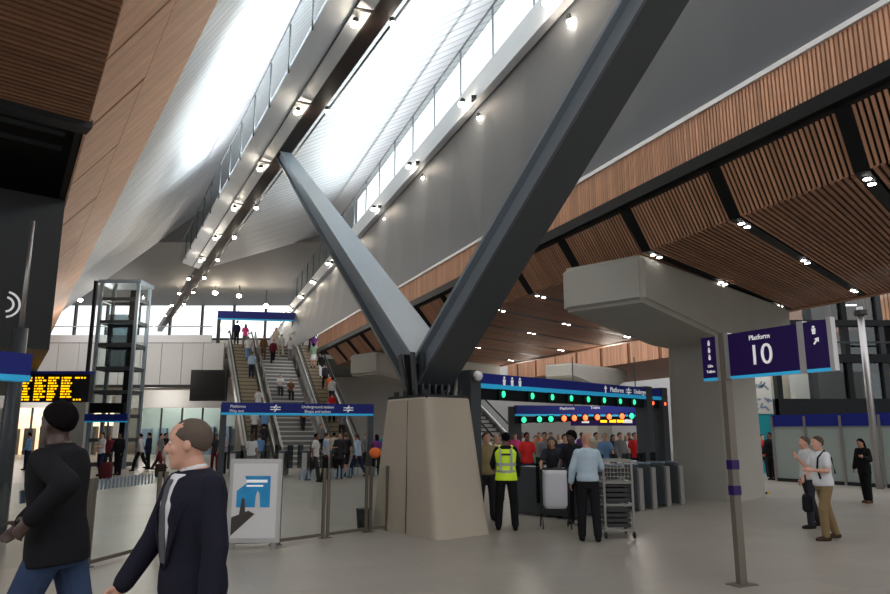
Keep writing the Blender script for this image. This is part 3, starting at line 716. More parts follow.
# steel mast
p = onY(8, 440, 12.5); o = thing('mast', 'slender pale steel mast rising in front of the dark bulkhead at far left', 'post', (p.x, 12.5, 0))
MB().tube([(p.x,12.5,0), (p.x,12.5,3.6)], .14, 12, .12).build('lower_tube', M['steel'], o, smooth=True); MB().tube([(p.x,12.5,3.6), (p.x,12.5,5.6)], .045, 12, .03).build('upper_tube', M['inox'], o, smooth=True)
# departure board
da, db = onY(22, 374, 24), onY(88, 374, 24)
db_z1, db_z0 = 3.72, 2.78
T = thing('departure_board', 'black departure board with amber text behind the man in the dark jacket', 'display', ((da.x+db.x)/2, 24, db_z0))
MB().box(da.x-.08, 24, db_z0, db.x+.08, 24.3, db_z1).build('casing', M['board'], T)
MB().box(da.x-.08, 23.97, db_z1, db.x+.08, 24.3, db_z1+.10).build('blue_top', M['navy'], T)
random.seed(5); mb = MB(); cols = 5; cw = (db.x-da.x)/cols
for c_ in range(cols):
    for r_ in range(9):
        z_ = db_z1-.10-r_*.092; x_ = da.x+c_*cw+.03; x_e = da.x+(c_+1)*cw-.05
        if c_ == 4 and r_ not in (0, 8): continue
        if c_ == 3 and r_ > 7: continue
        lim = x_+(x_e-x_)*random.uniform(.55, 1)
        while x_ < lim:
            w_ = random.uniform(.025, .06); mb.box(x_, 23.985, z_-.05, min(x_+w_, x_e), 24, z_); x_ += w_+random.choice((.015, .015, .05))
mb.build('amber_text', M['led'], T, kind='stuff')
for xx in (da.x+.1, db.x-.1): MB().box(xx-.05, 24.1, db_z1, xx+.05, 24.2, 7.0).build('hanger', M['dark'], T)
# ================================================================ ticket gates
def gate(loc, rz, label, group, first=[None]):
    if first[0] is None:
        T = thing('ticket_gate', label, 'ticket gate', (0,0,0), group)
        mb = MB(); mb.prism([(-.13,-.85,0.03),(-.13,.85,0.03),(-.13,.85,.92),(-.13,.70,1.02),(-.13,-.70,1.02),(-.13,-.85,.92)], .26, (1,0,0)); mb.build('cabinet', M['steel'], T, bevel=.02)
        MB().box(-.10,-.90,0,.10,-.84,.95).build('end_panel', M['inox'], T, bevel=.01)
        MB().box(-.10,.84,0,.10,.90,.95).build('end_panel', M['inox'], T, bevel=.01)
        MB().box(-.09,-.78,1.02,.09,-.50,1.05).build('card_reader', M['marks'], T)
        MB().box(-.13,-.45,1.02,.13,.6,1.035).build('top_plate', M['steel_pale'], T)
        for s_ in (-1, 1): MB().box(s_*.14 if s_ > 0 else -.38, -.012, .30, .38 if s_ > 0 else -.14, .012, 1.25).build('paddle', M['glass_dark'], T)
        first[0] = T; o = T
    else: o = copy_tree(first[0])
    o.location = loc; o.rotation_euler = (0,0,rz); o['label'] = label
    if group: o['group'] = group
    elif 'group' in o: del o['group']
    return o
d = (gB-gA).normalized(); n = V((d.y,-d.x,0)); az = math.atan2(d.y, d.x)
for i, f in enumerate((2.2,3.0,3.8,4.6)):
    gate(gA+d*f+n*.2, az, 'dark ticket gate cabinet in the row under the near blue header', 'ticket gates under the near header')
for i, f in enumerate((5.2, 5.9, 6.6)):
    gate(gA+d*f+n*.2, az, 'dark ticket gate with bright steel end standing beside the hammerhead column', 'ticket gates beside the hammerhead column')
for i in range(6):
    gate(V((lA.x+.6+i*.9, 29.6+i*.28, 0)), .1, 'ticket gate cabinet in the row in front of the escalators', 'ticket gates in front of the escalators')
gl = gate(V((-6.55,9.6,0)), math.radians(30), 'dark ticket gate cabinet at the left edge, behind the man in the jacket', None)
# ================================================================ glass barrier
pp = [onz(85,568), onz(158,548), onz(275,545), onz(325,538), onz(368,532), onz(389,530)]
BR = thing('glass_barrier', 'waist-high glass barrier running from the concrete pier to the left', 'barrier', pp[2])
def pair(a, b):
    d_ = (b-a).normalized(); return d_
for i, p in enumerate(pp):
    dd_ = (pp[min(i+1, 5)]-pp[max(i-1, 0)]).normalized()
    for s_ in (-.05, .05):
        MB().bar(p+dd_*s_, p+dd_*s_+Z*1.15, .028, .06, up=dd_).build('post', M['brass'], BR)
    MB().bar(p-dd_*.10+Z*.006, p+dd_*.10+Z*.006, .12, .012).build('foot_plate', M['brass'], BR)
for i, (a, b) in enumerate(zip(pp, pp[1:])):
    d_ = (b-a).normalized(); n_ = V((-d_.y, d_.x, 0)); L_ = (b-a).length
    if i == 4: a2, b2 = a+d_*.08, b-d_*.08
    else: a2, b2 = a+d_*.08, b-d_*.08
    g = MB().bar(a2+Z*.60, b2+Z*.60, .012, 1.04).build('glass_pane', M['glass'], BR)
    MB().bar(a2+Z*.06, b2+Z*.06, .03, .05).build('bottom_rail', M['brass'], BR)
    if i in (0, 3, 4, 2):
        mb = MB(); x_ = .12; lim = L_-.25
        if i == 2: x_ = L_*.45
        while x_ < lim:
            mb.obox(a+d_*x_+n_*.012+Z*1.06, d_*.018, n_*.003, Z*.075); x_ += .085
        mb.build('marking', M['marks'], g, kind='stuff')
# last pane reaching to the left edge (behind the man)
a, b = V((-6.3,8.8,0)), pp[0]; d_ = (b-a).normalized()
MB().bar(a+d_*.1+Z*.60, b-d_*.08+Z*.60, .012, 1.04).build('glass_pane', M['glass'], BR)
for s_ in (-.05,.05): MB().bar(a+d_*s_, a+d_*s_+Z*1.15, .035, .07, up=d_).build('post', M['brass'], BR)
# poster board
a, b = onY(229, 500, 11.35), onY(281, 500, 11.35)
d_ = V((1,0.02,0)).normalized(); n_ = V((d_.y,-d_.x,0))
PB = thing('poster_board', 'white poster board with a bright blue picture, beside the glass barrier', 'poster', ((a.x+b.x)/2, 11.35, 0))
w_ = b.x-a.x
MB().bar(V((a.x,11.35,.72)), V((b.x,11.35,.72)), .06, 1.26).build('frame', M['offwhite'], PB, bevel=.01)
MB().bar(V((a.x+.06,11.31,.72)), V((b.x-.06,11.31,.72)), .012, 1.12).build('sheet', M['poster'], PB)
MB().box(a.x+.05, 11.32, 0, a.x+.12, 11.38, .1).build('foot', M['inox'], PB); MB().box(b.x-.12, 11.32, 0, b.x-.05, 11.38, .1).build('foot', M['inox'], PB)
def PQ(u, v): return V((a.x+w_*u, 11.303, .10+1.24*v))
mb = MB(); mb.prism([PQ(.16,.42), PQ(.80,.42), PQ(.80,.80), PQ(.30,.80), PQ(.36,.72), PQ(.16,.62)], .004, (0,-1,0)); mb.build('blue_picture', M['pblue'], PB)
mb = MB(); mb.prism([PQ(.08,.08), PQ(.52,.34), PQ(.40,.38), PQ(.08,.30)], .006, (0,-1,0)); mb.prism([PQ(.22,.32), PQ(.34,.33), PQ(.32,.52), PQ(.27,.54)], .008, (0,-1,0)); mb.build('dark_picture', M['pdark'], PB)
mb = MB(); mb.prism([PQ(.52,.42), PQ(.62,.42), PQ(.60,.58), PQ(.56,.62), PQ(.53,.56)], .010, (0,-1,0)); mb.build('pale_picture', M['yellow'] if False else M['white'], PB)
MB().box(*PQ(.34,.72)-V((0,.008,0)), *PQ(.74,.755)).build('text_bar', M['text'], PB); MB().box(*PQ(.34,.67)-V((0,.008,0)), *PQ(.66,.69)).build('text_bar', M['text'], PB)
# small bin against the pier
p = onz(384, 527); o = thing('litter_bin', 'small black litter bin at the foot of the concrete pier', 'bin', p+V((-.36,-.30,0)))
MB().tube([o.location, o.location+Z*.34], .11, 14, .14).build('body', M['black'], o, smooth=True); MB().tube([o.location+Z*.34, o.location+Z*.37], .145, 14).build('rim', M['dark'], o)
# ================================================================ platform 10 sign
PS = thing('platform_sign', 'tall post with a deep blue platform 10 sign pointing along the track', 'sign', onz(742,585))
b0 = V(PS.location); us = V((.446,-.895,0)); ns = V((us.y,-us.x,0)) # right end is nearer
MB().bar(b0, b0+Z*2.98, .11, .07, up=us).build('post', M['brass'], PS)
MB().bar(b0, b0+Z*.012, .3, .22, up=us).build('base_plate', M['brass'], PS)
for z_ in (1.32, 1.02): MB().bar(b0+Z*z_, b0+Z*(z_+.11), .125, .085, up=us).build('band', M['purple'], PS)
zc = 2.69
def spanel(s0, s1, nm, mm, z0=2.43, z1=2.95, th=.07):
    return MB().bar(b0+us*s0+Z*(z0+z1)/2, b0+us*s1+Z*(z0+z1)/2, th, z1-z0).build(nm, mm, PS)
spanel(-.33,-.10,'side_panel',M['purple']); spanel(.10,1.06,'main_panel',M['purple']); spanel(1.14,1.42,'side_panel',M['purple'])
for s0 in (-.10, 1.06): spanel(s0, s0+.08 if s0 > 0 else .10, 'upright', M['inox'], 2.40, 2.97, .075)
spanel(1.42,1.47,'upright',M['inox'],2.40,2.97,.075)
for s0, s1 in ((-.33,-.10),(.10,1.06),(1.14,1.42)): spanel(s0, s1, 'light_edge', M['cyan'], 2.40, 2.432, .075)
fx = us; fo = ns*.040 if ns.dot(-b0) > 0 else -ns*.040
if (fx.cross(Z)).dot(fo) < 0: fx = -us
text_mesh('number', '10', .34, M['text'], PS, b0+us*.56+Z*2.645+fo, fx, Z)
text_mesh('lettering', 'Platform', .085, M['text'], PS, b0+us*.56+Z*2.86+fo, fx, Z)
mb = MB(); icon_people(mb, b0+us*1.27+Z*2.85+fo, fx, Z, .11); mb.build('person_symbol', M['text'], PS)
mb = MB(); icon_arrow(mb, b0+us*1.29+Z*2.73+fo, fx, Z, .11, -.7); mb.build('arrow_symbol', M['text'], PS)
for q in range(3): mb = MB(); icon_people(mb, b0+us*-.2+Z*(2.87-.09*q)+fo, fx, Z, .08); mb.build('person_symbol', M['text'], PS)
text_mesh('lettering', 'Lifts', .05, M['text'], PS, b0+us*-.2+Z*2.58+fo, fx, Z); text_mesh('lettering', 'Toilets', .05, M['text'], PS, b0+us*-.2+Z*2.51+fo, fx, Z)
# ================================================================ right: hoarding, glazed building, lamp post
ha, hb = onz(778,481), onz(905,489)
d_ = (hb-ha).normalized(); n_ = V((d_.y,-d_.x,0)); HO = thing('hoarding', 'long pale green hoarding with a blue top band behind the woman in black', 'hoarding', (ha+hb)/2)
Lh = (hb-ha).length+9; i = 0; x_ = 0
while x_ < Lh:
    MB().bar(ha+d_*(x_+.03)+Z*1.0, ha+d_*(min(x_+1.3, Lh)-.03)+Z*1.0, .05, 2.0).build('panel', M['frost'], HO)
    MB().bar(ha+d_*x_+n_*.06, ha+d_*x_+n_*.06+Z*2.35, .08, .08, up=d_).build('post', M['inox'], HO); x_ += 1.3
MB().bar(ha+Z*2.2, ha+d_*Lh+Z*2.2, .12, .42).build('top_band', M['navy'], HO)
MB().bar(ha+Z*.06, ha+d_*Lh+Z*.06, .14, .12).build('kerb', M['dark'], HO)
# turquoise hoarding panel between column and hoarding
ta, tb = onz(748,473), onz(779,473)
TH = thing('hoarding', 'turquoise hoarding panel with a picture above, right of the hammerhead column', 'hoarding', (ta+tb)/2)
d2 = (tb-ta).normalized(); td = (tb-ta).length
MB().bar(ta-d2*.6+Z*2.0, tb+Z*2.0, .10, 4.0).build('panel', M['teal'], TH)
MB().bar(ta+V((0,-.08,0))+Z*3.7, tb+V((0,-.08,0))-d2*.05+Z*3.7, .04, 2.2).build('picture', M['offwhite'], TH)
MB().bar(ta-d2*.2+V((0,-.08,0))+Z*5.1, tb+V((0,-.08,0))+Z*5.1, .08, .7).build('cyan_fascia', M['cyan'], TH)
mb = MB(); random.seed(3)
for i in range(14):
    p = ta+d2*random.uniform(.15, td-.25)+V((0,-.105,2.8+random.uniform(0,1.1))); mb.bar(p, p+d2*random.uniform(.1,.25)+Z*random.uniform(-.3,.3), .01, .09)
mb.build('picture_print', M['marks'], TH)
# glass kiosk edge just right of the column with yellow hazard foot
ka = onz(745,494); o = thing('glass_screen', 'narrow glass screen with a yellow and black foot beside the concrete column', 'screen', ka)
MB().bar(ka+Z*.15, ka+Z*4.6, .10, .10).build('frame', M['inox'], o); MB().bar(ka+V((.4,.5,.15)), ka+V((.4,.5,4.6)), .05, .05).build('frame', M['inox'], o)
mb = MB(); kd = V((.4,.5,0)); mb.hexa([ka+Z*.1, ka+kd+Z*.1, ka+kd+V((0,.02,.1)), ka+V((0,.02,.1)), ka+Z*4.5, ka+kd+Z*4.5, ka+kd+V((0,.02,4.5)), ka+V((0,.02,4.5))]); mb.build('glass_pane', M['glass'], o)
MB().bar(ka-V((.25,0,0))+Z*.03, ka+V((.75,.1,0))+Z*.03, .10, .06).build('foot', M['yellow'], o)
mb = MB()
for i in range(5): p = ka+V((-.2+.19*i,.0,0))+Z*.031; mb.bar(p, p+V((.07,.01,0)), .104, .064)
mb.build('stripe', M['black'], o)
MB().box(ka.x-.42, ka.y+.02, 0.06, ka.x-.2, ka.y+.25, .75).build('yellow_box', M['yellow'], o)
# dark steel and glass building behind
GB = thing('glazed_building', 'dark steel and glass structure of several floors behind the hoarding', 'building', (20, 30, 0))
gy = 29.5; gx0, gx1 = onY(778, 400, gy).x, 30.0
for z_, h_ in ((2.35,.8), (4.65,.35), (6.2,.25), (7.9,.4), (10.2,.4)):
    MB().box(gx0, gy-.1, z_, gx1, gy+.5, z_+h_).build('floor_beam', M['black'], GB)
MB().box(gx0, gy-.6, 5.4, gx1, gy-.5, 5.47).build('rail', M['dark'], GB)
x_ = gx0; i = 0; random.seed(8)
while x_ < gx1:
    MB().box(x_, gy-.05, 0, x_+.22, gy+.3, 11).build('column', M['dark'] if i % 2 else M['black'], GB)
    for z0, z1 in ((0.2,2.3),(3.15,4.65),(5.0,6.2),(6.45,7.9),(8.3,10.1)):
        mm = M['glass'] if (i+int(z0)) % 3 == 0 else M['glass_dark']
        MB().box(x_+.22, gy+.1, z0, x_+1.5, gy+.14, z1).build('glass_pane', mm, GB)
    x_ += 1.5; i += 1
MB().box(gx0, gy+4.2, 0, gx1, gy+4.4, 4.6).build('inner_wall', M['concrete'], GB)
MB().box(gx0, gy+4.2, 4.6, gx1, gy+4.4, 6.2).build('inner_wall', M['stairm'], GB)
MB().box(gx0, gy+4.2, 6.2, gx1, gy+4.4, 11).build('inner_wall', M['wood2'], GB)
for i in range(9):
    MB().box(gx0+1+i*1.7, gy+2, 7.45, gx0+1.5+i*1.7, gy+2.1, 7.5).build('ceiling_lamp', M['lampw'], GB)
    if i % 2: MB().box(gx0+.5+i*1.7, gy+3, 3.0, gx0+1.3+i*1.7, gy+3.4, 4.4).build('cabinet', M['teal'] if i == 7 else M['offwhite'], GB)
p = onY(878, 470, 23.2); o = thing('lamp_post', 'tall grey tubular post in front of the blue-topped hoarding', 'post', (p.x, 23.2, 0))
MB().tube([(p.x,23.2,0), (p.x,23.2,5.9)], .11, 12, .10).build('pole', M['inox'], o, smooth=True); MB().tube([(p.x,23.2,5.62), (p.x,23.2,5.78)], .2, 12).build('collar', M['dark'], o)
# left of the sign: trolley cage, sack
cg = onz(619, 538)+V((0,.2,0)); CG = thing('wire_trolley', 'grey wire trolley stacked with black trays beside the man in pale shirt', 'trolley', cg)
def cb(*a): return MB().box(*[a[i]+(cg.x if i in (0,3) else cg.y if i in (1,4) else 0) for i in range(6)])
for x_ in (-.24,.24):
    for y_ in (-.3,.3):
        cb(x_-.018,y_-.018,.12,x_+.018,y_+.018,1.30).build('upright', M['alu'], CG); 
        MB().ball((cg.x+x_,cg.y+y_,.06),.03,.06,.06,10,6).build('wheel', M['rubber'], CG, smooth=True)
for z_ in (.14,.55,.92,1.28):
    mb = MB()
    for x_ in (-.24,.24): mb.box(cg.x+x_-.012,cg.y-.3,z_-.02,cg.x+x_+.012,cg.y+.3,z_+.02)
    for y_ in (-.3,.3): mb.box(cg.x-.24,cg.y+y_-.012,z_-.02,cg.x+.24,cg.y+y_+.012,z_+.02)
    mb.build('frame_rail', M['alu'], CG)
k_ = 0
for z_ in [.18+.083*i for i in range(12)]:
    if .50 < z_ < .58 or .88 < z_ < .95: continue
    o = cb(-.205,-.27,z_,.205,.27,z_+.06).build('tray', M['chain'], None, bevel=.012); center(o); tag(o, 'shallow black plastic tray stacked in the grey wire trolley', 'tray', 'black trays in the wire trolley')
mb = MB()
for i in range(9): mb.tube([(cg.x-.24+.06*i,cg.y-.3,.92),(cg.x-.24+.06*i,cg.y-.3,1.28)], .006, 5)
for i in range(5): mb.tube([(cg.x-.24,cg.y-.3,.95+.07*i),(cg.x+.24,cg.y-.3,.95+.07*i)], .006, 5)
mb.build('wire_panel', M['alu'], CG, kind='stuff')
sk = onz(556, 528); SK = thing('sack_stand', 'white sack on a dark folding stand before the person leaning over', 'sack', sk)
rs = []
for z_, a_, b_ in ((.36,.19,.15),(.42,.22,.17),(.7,.225,.175),(.98,.22,.17),(1.04,.23,.18),(1.07,.20,.15)):
    rs.append([V((sk.x+math.copysign(abs(math.cos(t))**.45, math.cos(t))*a_, sk.y+math.copysign(abs(math.sin(t))**.45, math.sin(t))*b_, z_)) for t in [2*PI*i/24 for i in range(24)]])
MB().rings(rs).build('sack', M['sack'], SK, smooth=True)
for s_ in (-1,1):
    MB().tube([(sk.x+s_*.26,sk.y-.2,0),(sk.x+s_*.26,sk.y,.55),(sk.x+s_*.26,sk.y+.15,1.08)], .014, 8).build('leg', M['dark'], SK)
    MB().tube([(sk.x+s_*.26,sk.y+.2,0),(sk.x+s_*.26,sk.y,.55),(sk.x+s_*.26,sk.y-.15,1.08)], .014, 8).build('leg', M['dark'], SK)
MB().tube([(sk.x-.26,sk.y-.15,1.08),(sk.x+.26,sk.y-.15,1.08)], .014, 8).build('crossbar', M['dark'], SK)
# small security cameras / ceiling lamps at far end
for i, (px, py) in enumerate(((183,295),(215,293),(239,296),(266,306),(238,325),(60,290),(80,300))):
    p = onY(px, py, 60); o = thing('ceiling_lamp', 'small pale lamp hung under the far end of the ribbed ceiling', 'lamp', p, 'lamps under the far ribbed ceiling')
    MB().ball(p, .22, .22, .15, 10, 6).build('globe', M['lamp'], o, smooth=True); MB().tube([p+Z*.1, p+Z*1.4], .03, 6).build('rod', M['dark'], o)
# unseen fill points added to brighten the shopping end and under the canopy
def pl(loc, e, col=(1,.82,.62), r=.6):
    l = bpy.data.lights.new('added_fill_point', 'POINT'); l.energy = e; l.color = col; l.shadow_soft_size = r
    o = bpy.data.objects.new('added_fill_point', l); C.objects.link(o); o.location = loc
for x_ in (-50,-41,-32,-22): pl((x_, 53.5, 4.6), 200, (1,.93,.85))
for x_ in (-34,-22): pl((x_, 44, 7.0), 420, (1,.97,.93), 1.0)
for x_ in (-40,-28,-14,-4): pl((x_, 60, 11.5), 260, (1,.93,.85))
for x_, y_ in ((-26,40),(-15,36)): pl((x_, y_, 8.0), 200, (1,.92,.82))
for x_, y_ in ((8,33),(15,30),(5,42)): pl((x_, y_, 5.2), 160, (1,.9,.78))
# ================================================================ people
def remesh(name, bm, vox, smooth=2):
    bmesh.ops.recalc_face_normals(bm, faces=bm.faces)
    me = bpy.data.meshes.new(name+'_src'); bm.to_mesh(me); bm.free()
    o = bpy.data.objects.new('tmp', me); C.objects.link(o)
    r = o.modifiers.new('r', 'REMESH'); r.mode = 'VOXEL'; r.voxel_size = vox; r.use_smooth_shade = True
    if smooth: s_ = o.modifiers.new('s', 'SMOOTH'); s_.iterations = smooth; s_.factor = .5
    dg = bpy.context.evaluated_depsgraph_get(); dg.update()
    out = bpy.data.meshes.new_from_object(o.evaluated_get(dg)); out.name = name
    bpy.data.objects.remove(o); bpy.data.meshes.remove(me)
    for p in out.polygons: p.use_smooth = True
    return out
def loft(mb, secs, n=16):        # (centre, rx, ry) horizontal ellipses; or (centre, rx, ry, xaxis, yaxis)
    rs = []
    for s_ in secs:
        c, rx, ry = V(s_[0]), s_[1], s_[2]; xa, ya = (V(s_[3]), V(s_[4])) if len(s_) > 3 else (V((1,0,0)), V((0,1,0)))
        rs.append([c+xa*rx*math.cos(2*PI*i/n)+ya*ry*math.sin(2*PI*i/n) for i in range(n)])
    mb.rings(rs)
def limb(mb, pts, rads, n=12):   # rounded tapering chain, one overlapping segment per pair
    for (p, q), (r0, r1) in zip(zip(pts, pts[1:]), zip(rads, rads[1:])):
        p, q = V(p), V(q); d = (q-p).normalized(); u = V((0,0,1)) if abs(d.z) < .9 else V((0,1,0)); a = d.cross(u).normalized(); b = a.cross(d)
        secs = [(p-d*r0*.92, r0*.38), (p-d*r0*.6, r0*.8), (p, r0), (q, r1), (q+d*r1*.6, r1*.8), (q+d*r1*.92, r1*.38)]
        mb.rings([[c+(a*math.cos(2*PI*i/n)+b*math.sin(2*PI*i/n))*r for i in range(n)] for c, r in secs])
def skeleton(P):
    """joints of a 1.75 m figure facing +Y"""
    J = {}; lean = math.radians(P.get('lean', 0)); hz = .93
    RL = Matrix.Rotation(-lean, 3, 'X')
    def T(p): p = V(p); q = RL@(p-V((0,0,hz))); return q+V((0,0,hz))
    J['T'] = T
    for sx, k in ((-1,'L'), (1,'R')):
        sw, kn = [math.radians(v) for v in P.get('leg'+k, (0,4))]; sp_ = P.get('splay', .02)
        h = V((sx*.09, 0, hz-.02)); kn_ = h+V((sx*sp_, math.sin(sw), -math.cos(sw))).normalized()*.43
        an = kn_+V((sx*sp_*.5, math.sin(sw-kn), -math.cos(sw-kn))).normalized()*.42
        J['leg'+k] = (h, kn_, an)
        s_ = T((sx*.175, 0, 1.43)); a = P.get('arm'+k, (0, 8, 12, 0)); sw2, ab, el, inw = a; sw2, ab, el = map(math.radians, (sw2, ab, el))
        d1 = V((sx*math.sin(ab), math.sin(sw2)*math.cos(ab), -math.cos(sw2)*math.cos(ab))); e = s_+d1*.29
        d2 = V((sx*math.sin(ab)*.4-sx*inw, math.sin(sw2+el), -math.cos(sw2+el))).normalized(); w_ = e+d2*.25
        J['arm'+k] = (s_, e, w_, d2)
    J['dz'] = -min(J['legL'][2].z, J['legR'][2].z)+.085
    return J
TORSO = [(.86,.150,.105,0),(.93,.165,.118,0),(1.0,.158,.115,0),(1.08,.140,.103,.003),(1.17,.146,.105,.005),(1.27,.165,.115,.006),(1.36,.178,.112,.0),(1.425,.168,.092,-.005),(1.455,.135,.080,-.010),(1.480,.095,.070,-.010),(1.500,.066,.062,-.008)]
HEAD = [(1.515,.022,.020,.070),(1.525,.038,.040,.052),(1.545,.052,.060,.034),(1.575,.061,.078,.019),(1.61,.067,.088,.010),(1.65,.072,.095,.004),(1.69,.073,.096,.0),(1.72,.065,.085,-.004),(1.74,.048,.062,-.006),(1.752,.02,.028,-.006)]
def headxf(P, J):
    yaw = math.radians(P.get('yaw', 0)); nod = math.radians(P.get('nod', 0)); base = V((0,0,1.50)); M3 = Matrix.Rotation(yaw, 3, 'Z')@Matrix.Rotation(-nod, 3, 'X')
    lift = J['T'](base)
    def f(p): return lift+M3@(V(p)-base)+V((0,.018,-.022))
    return f
def xf_new(mb, n0, f):
    mb.b.verts.ensure_lookup_table()
    for v in mb.b.verts[n0:]: v.co = f(v.co)
def body_mesh(P, J, vox, fingers=True, fem=False):
    mb = MB(); n0 = len(mb.b.verts)
    loft(mb, [((0,y,z), rx*(.93 if fem and z > 1.05 else 1), ry) for z, rx, ry, y in TORSO]); mb.b.verts.ensure_lookup_table(); xf_new(mb, n0, J['T'])
    hf = headxf(P, J)
    limb(mb, [J['T']((0,-.012,1.44)), hf((0,-.005,1.56))], [.068,.058])
    n0 = len(mb.b.verts)
    loft(mb, [((0,y,z), rx, ry) for z, rx, ry, y in HEAD], 20)
    if vox < .02:
        limb(mb, [(0,.088,1.655),(0,.115,1.612)], [.011,.016], 8); limb(mb, [(-.012,.100,1.607),(.012,.100,1.607)], [.011,.011], 8)
        limb(mb, [(-.04,.080,1.668),(0,.092,1.672),(.04,.080,1.668)], [.010,.012,.010], 8)
        limb(mb, [(-.018,.090,1.577),(0,.096,1.578),(.018,.090,1.577)], [.009,.010,.009], 8); limb(mb, [(0,.074,1.532),(0,.082,1.540)], [.018,.016], 8)
        for sx in (-1,1): mb.ball((sx*.074,-.008,1.630), .010, .020, .033, 8, 6); mb.ball((sx*.042,.062,1.61), .022, .022, .026, 8, 6)
    mb.b.verts.ensure_lookup_table(); xf_new(mb, n0, hf)
    for k, sx in (('L',-1), ('R',1)):
        h, kn, an = J['leg'+k]; limb(mb, [h, kn, an], [.080,.052,.036]); c = kn.lerp(an, .3)+V((0,-.018,0)); mb.ball(c, .045, .050, .11, 10, 8)
        limb(mb, [an+V((0,-.02,-.045)), an+V((0,.13,-.058))], [.026,.022])
        s_, e, w_, d2 = J['arm'+k]; s3 = s_+V((-sx*.026,-.004,-.022)); limb(mb, [s3, e], [.046,.037]); limb(mb, [e, w_], [.040,.026])
        if fingers and vox < .02:
            side = V((0,1,0)) if abs(d2.y) < .75 else V((0,0,1)); nrm = d2.cross(side).normalized(); side = nrm.cross(d2).normalized()
            if nrm.x*sx > 0: nrm = -nrm       # palm faces the body
            pc = w_+d2*.05
            loft(mb, [(w_, .024, .017, side, nrm), (w_+d2*.03, .034, .017, side, nrm), (w_+d2*.085, .040, .015, side, nrm), (w_+d2*.098, .034, .010, side, nrm)], 12)
            curl = P.get('curl'+k, .5)
            for i, (o_, L_) in enumerate(((.030,.068),(.010,.078),(-.010,.072),(-.029,.056))):
                p0 = w_+d2*.085+side*o_; da = (d2+nrm*curl*.6).normalized(); p1 = p0+da*L_*.45; db = (d2+nrm*curl*1.9).normalized(); p2 = p1+db*L_*.32; dc = (d2+nrm*curl*3.2).normalized()
                limb(mb, [p0, p1, p2, p2+dc*L_*.25], [.0098,.0092,.0086,.0078], 8)
            t0 = w_+d2*.03+side*.030; t1 = t0+(d2*.6+side*.7+nrm*.35).normalized()*.038; limb(mb, [t0, t1, t1+(d2+side*.2+nrm*.5).normalized()*.032], [.014,.0115,.0095], 8)
        else: limb(mb, [w_, w_+d2*.13], [.026,.022])
    return remesh('person', mb.b, vox, 2 if vox < .02 else 1)
def top_mesh(P, J, vox, sleeve='short', hem=.90, puff=.014, fem=False, arm_puff=None, open_neck=False):
    mb = MB(); n0 = len(mb.b.verts); ap = arm_puff or puff
    secs = [((0,0,hem-.01), .158+puff*1.3, .112+puff*1.3)] + [((0,y,z), rx*(.94 if fem and z > 1.05 else 1)+puff*(1.6 if z < 1.2 else 1), ry+puff*(1.6 if z < 1.2 else 1)) for z, rx, ry, y in TORSO[:-2] if z > hem+.02]
    if hem < .86: secs = [((0,0,hem), .175+puff, .125+puff)]+[((0,y,z), rx+puff*1.3, ry+puff*1.3) for z, rx, ry, y in TORSO[:-2] if z > hem+.02]
    secs += [((0,-.010,1.482), .102, .078), ((0,-.010,1.495), .078, .071)]; loft(mb, secs, 20)
    xf_new(mb, n0, J['T'])
    for k in 'LR':
        s_, e, w_, d2 = J['arm'+k]; s2 = s_+V((.018 if k == 'L' else -.018,-.004,-.018))
        if sleeve == 'long': limb(mb, [s2, e], [.056+ap*.6,.046+ap]); limb(mb, [e, w_-d2*.015], [.046+ap,.034+ap])
        elif sleeve == 'short': limb(mb, [s2, s2.lerp(e, .62)], [.056+ap*.6,.050+ap])
    return remesh('top', mb.b, vox, 7 if vox < .02 else 1)
def leg_mesh(P, J, vox, kind='trousers', puff=.014):
    mb = MB(); loft(mb, [((0,0,z), rx+puff, ry+puff) for z, rx, ry in ((.82,.13,.10),(.88,.155,.112),(.95,.160,.116),(1.0,.152,.112),(1.02,.148,.108))], 18)
    if kind == 'skirt':
        hL, kL, aL = J['legL']; hR, kR, aR = J['legR']; c = (kL+kR)/2
        loft(mb, [((0,0,.95), .165, .12), ((0,0,.85), .18, .14), ((c.x,c.y*.6,.55), .20+abs(kL.x-kR.x)*.1, .15+abs(kL.y-kR.y)*.4)], 18)
    for k in 'LR':
        h, kn, an = J['leg'+k]
        if kind == 'trousers': limb(mb, [h, kn], [.092+puff*.6,.066+puff]); limb(mb, [kn, an.lerp(kn, .03)], [.066+puff,.054+puff]); mb.ball(kn, .070+puff, .072+puff, .09, 12, 8)
        elif kind == 'shorts': limb(mb, [h, kn.lerp(h, .15)], [.090+puff,.075+puff])
    return remesh('legs', mb.b, vox, 6 if vox < .02 else 1)
def shoe_mesh(P, J, vox, k):
    mb = MB(); an = J['leg'+k][2]; z0 = an.z-.085
    def fz(t): return an+V((0,t,0))
    limb(mb, [an+V((0,-.005,.02)), an+V((0,-.010,-.04))], [.050,.052]); limb(mb, [an+V((0,-.050,-.046)), an+V((0,.08,-.050)), an+V((0,.165,-.056))], [.046,.046,.034])
    m_ = remesh('shoe', mb.b, max(vox, .008), 1)
    for v in m_.vertices:
        if v.co.z < z0: v.co.z = z0
    return m_
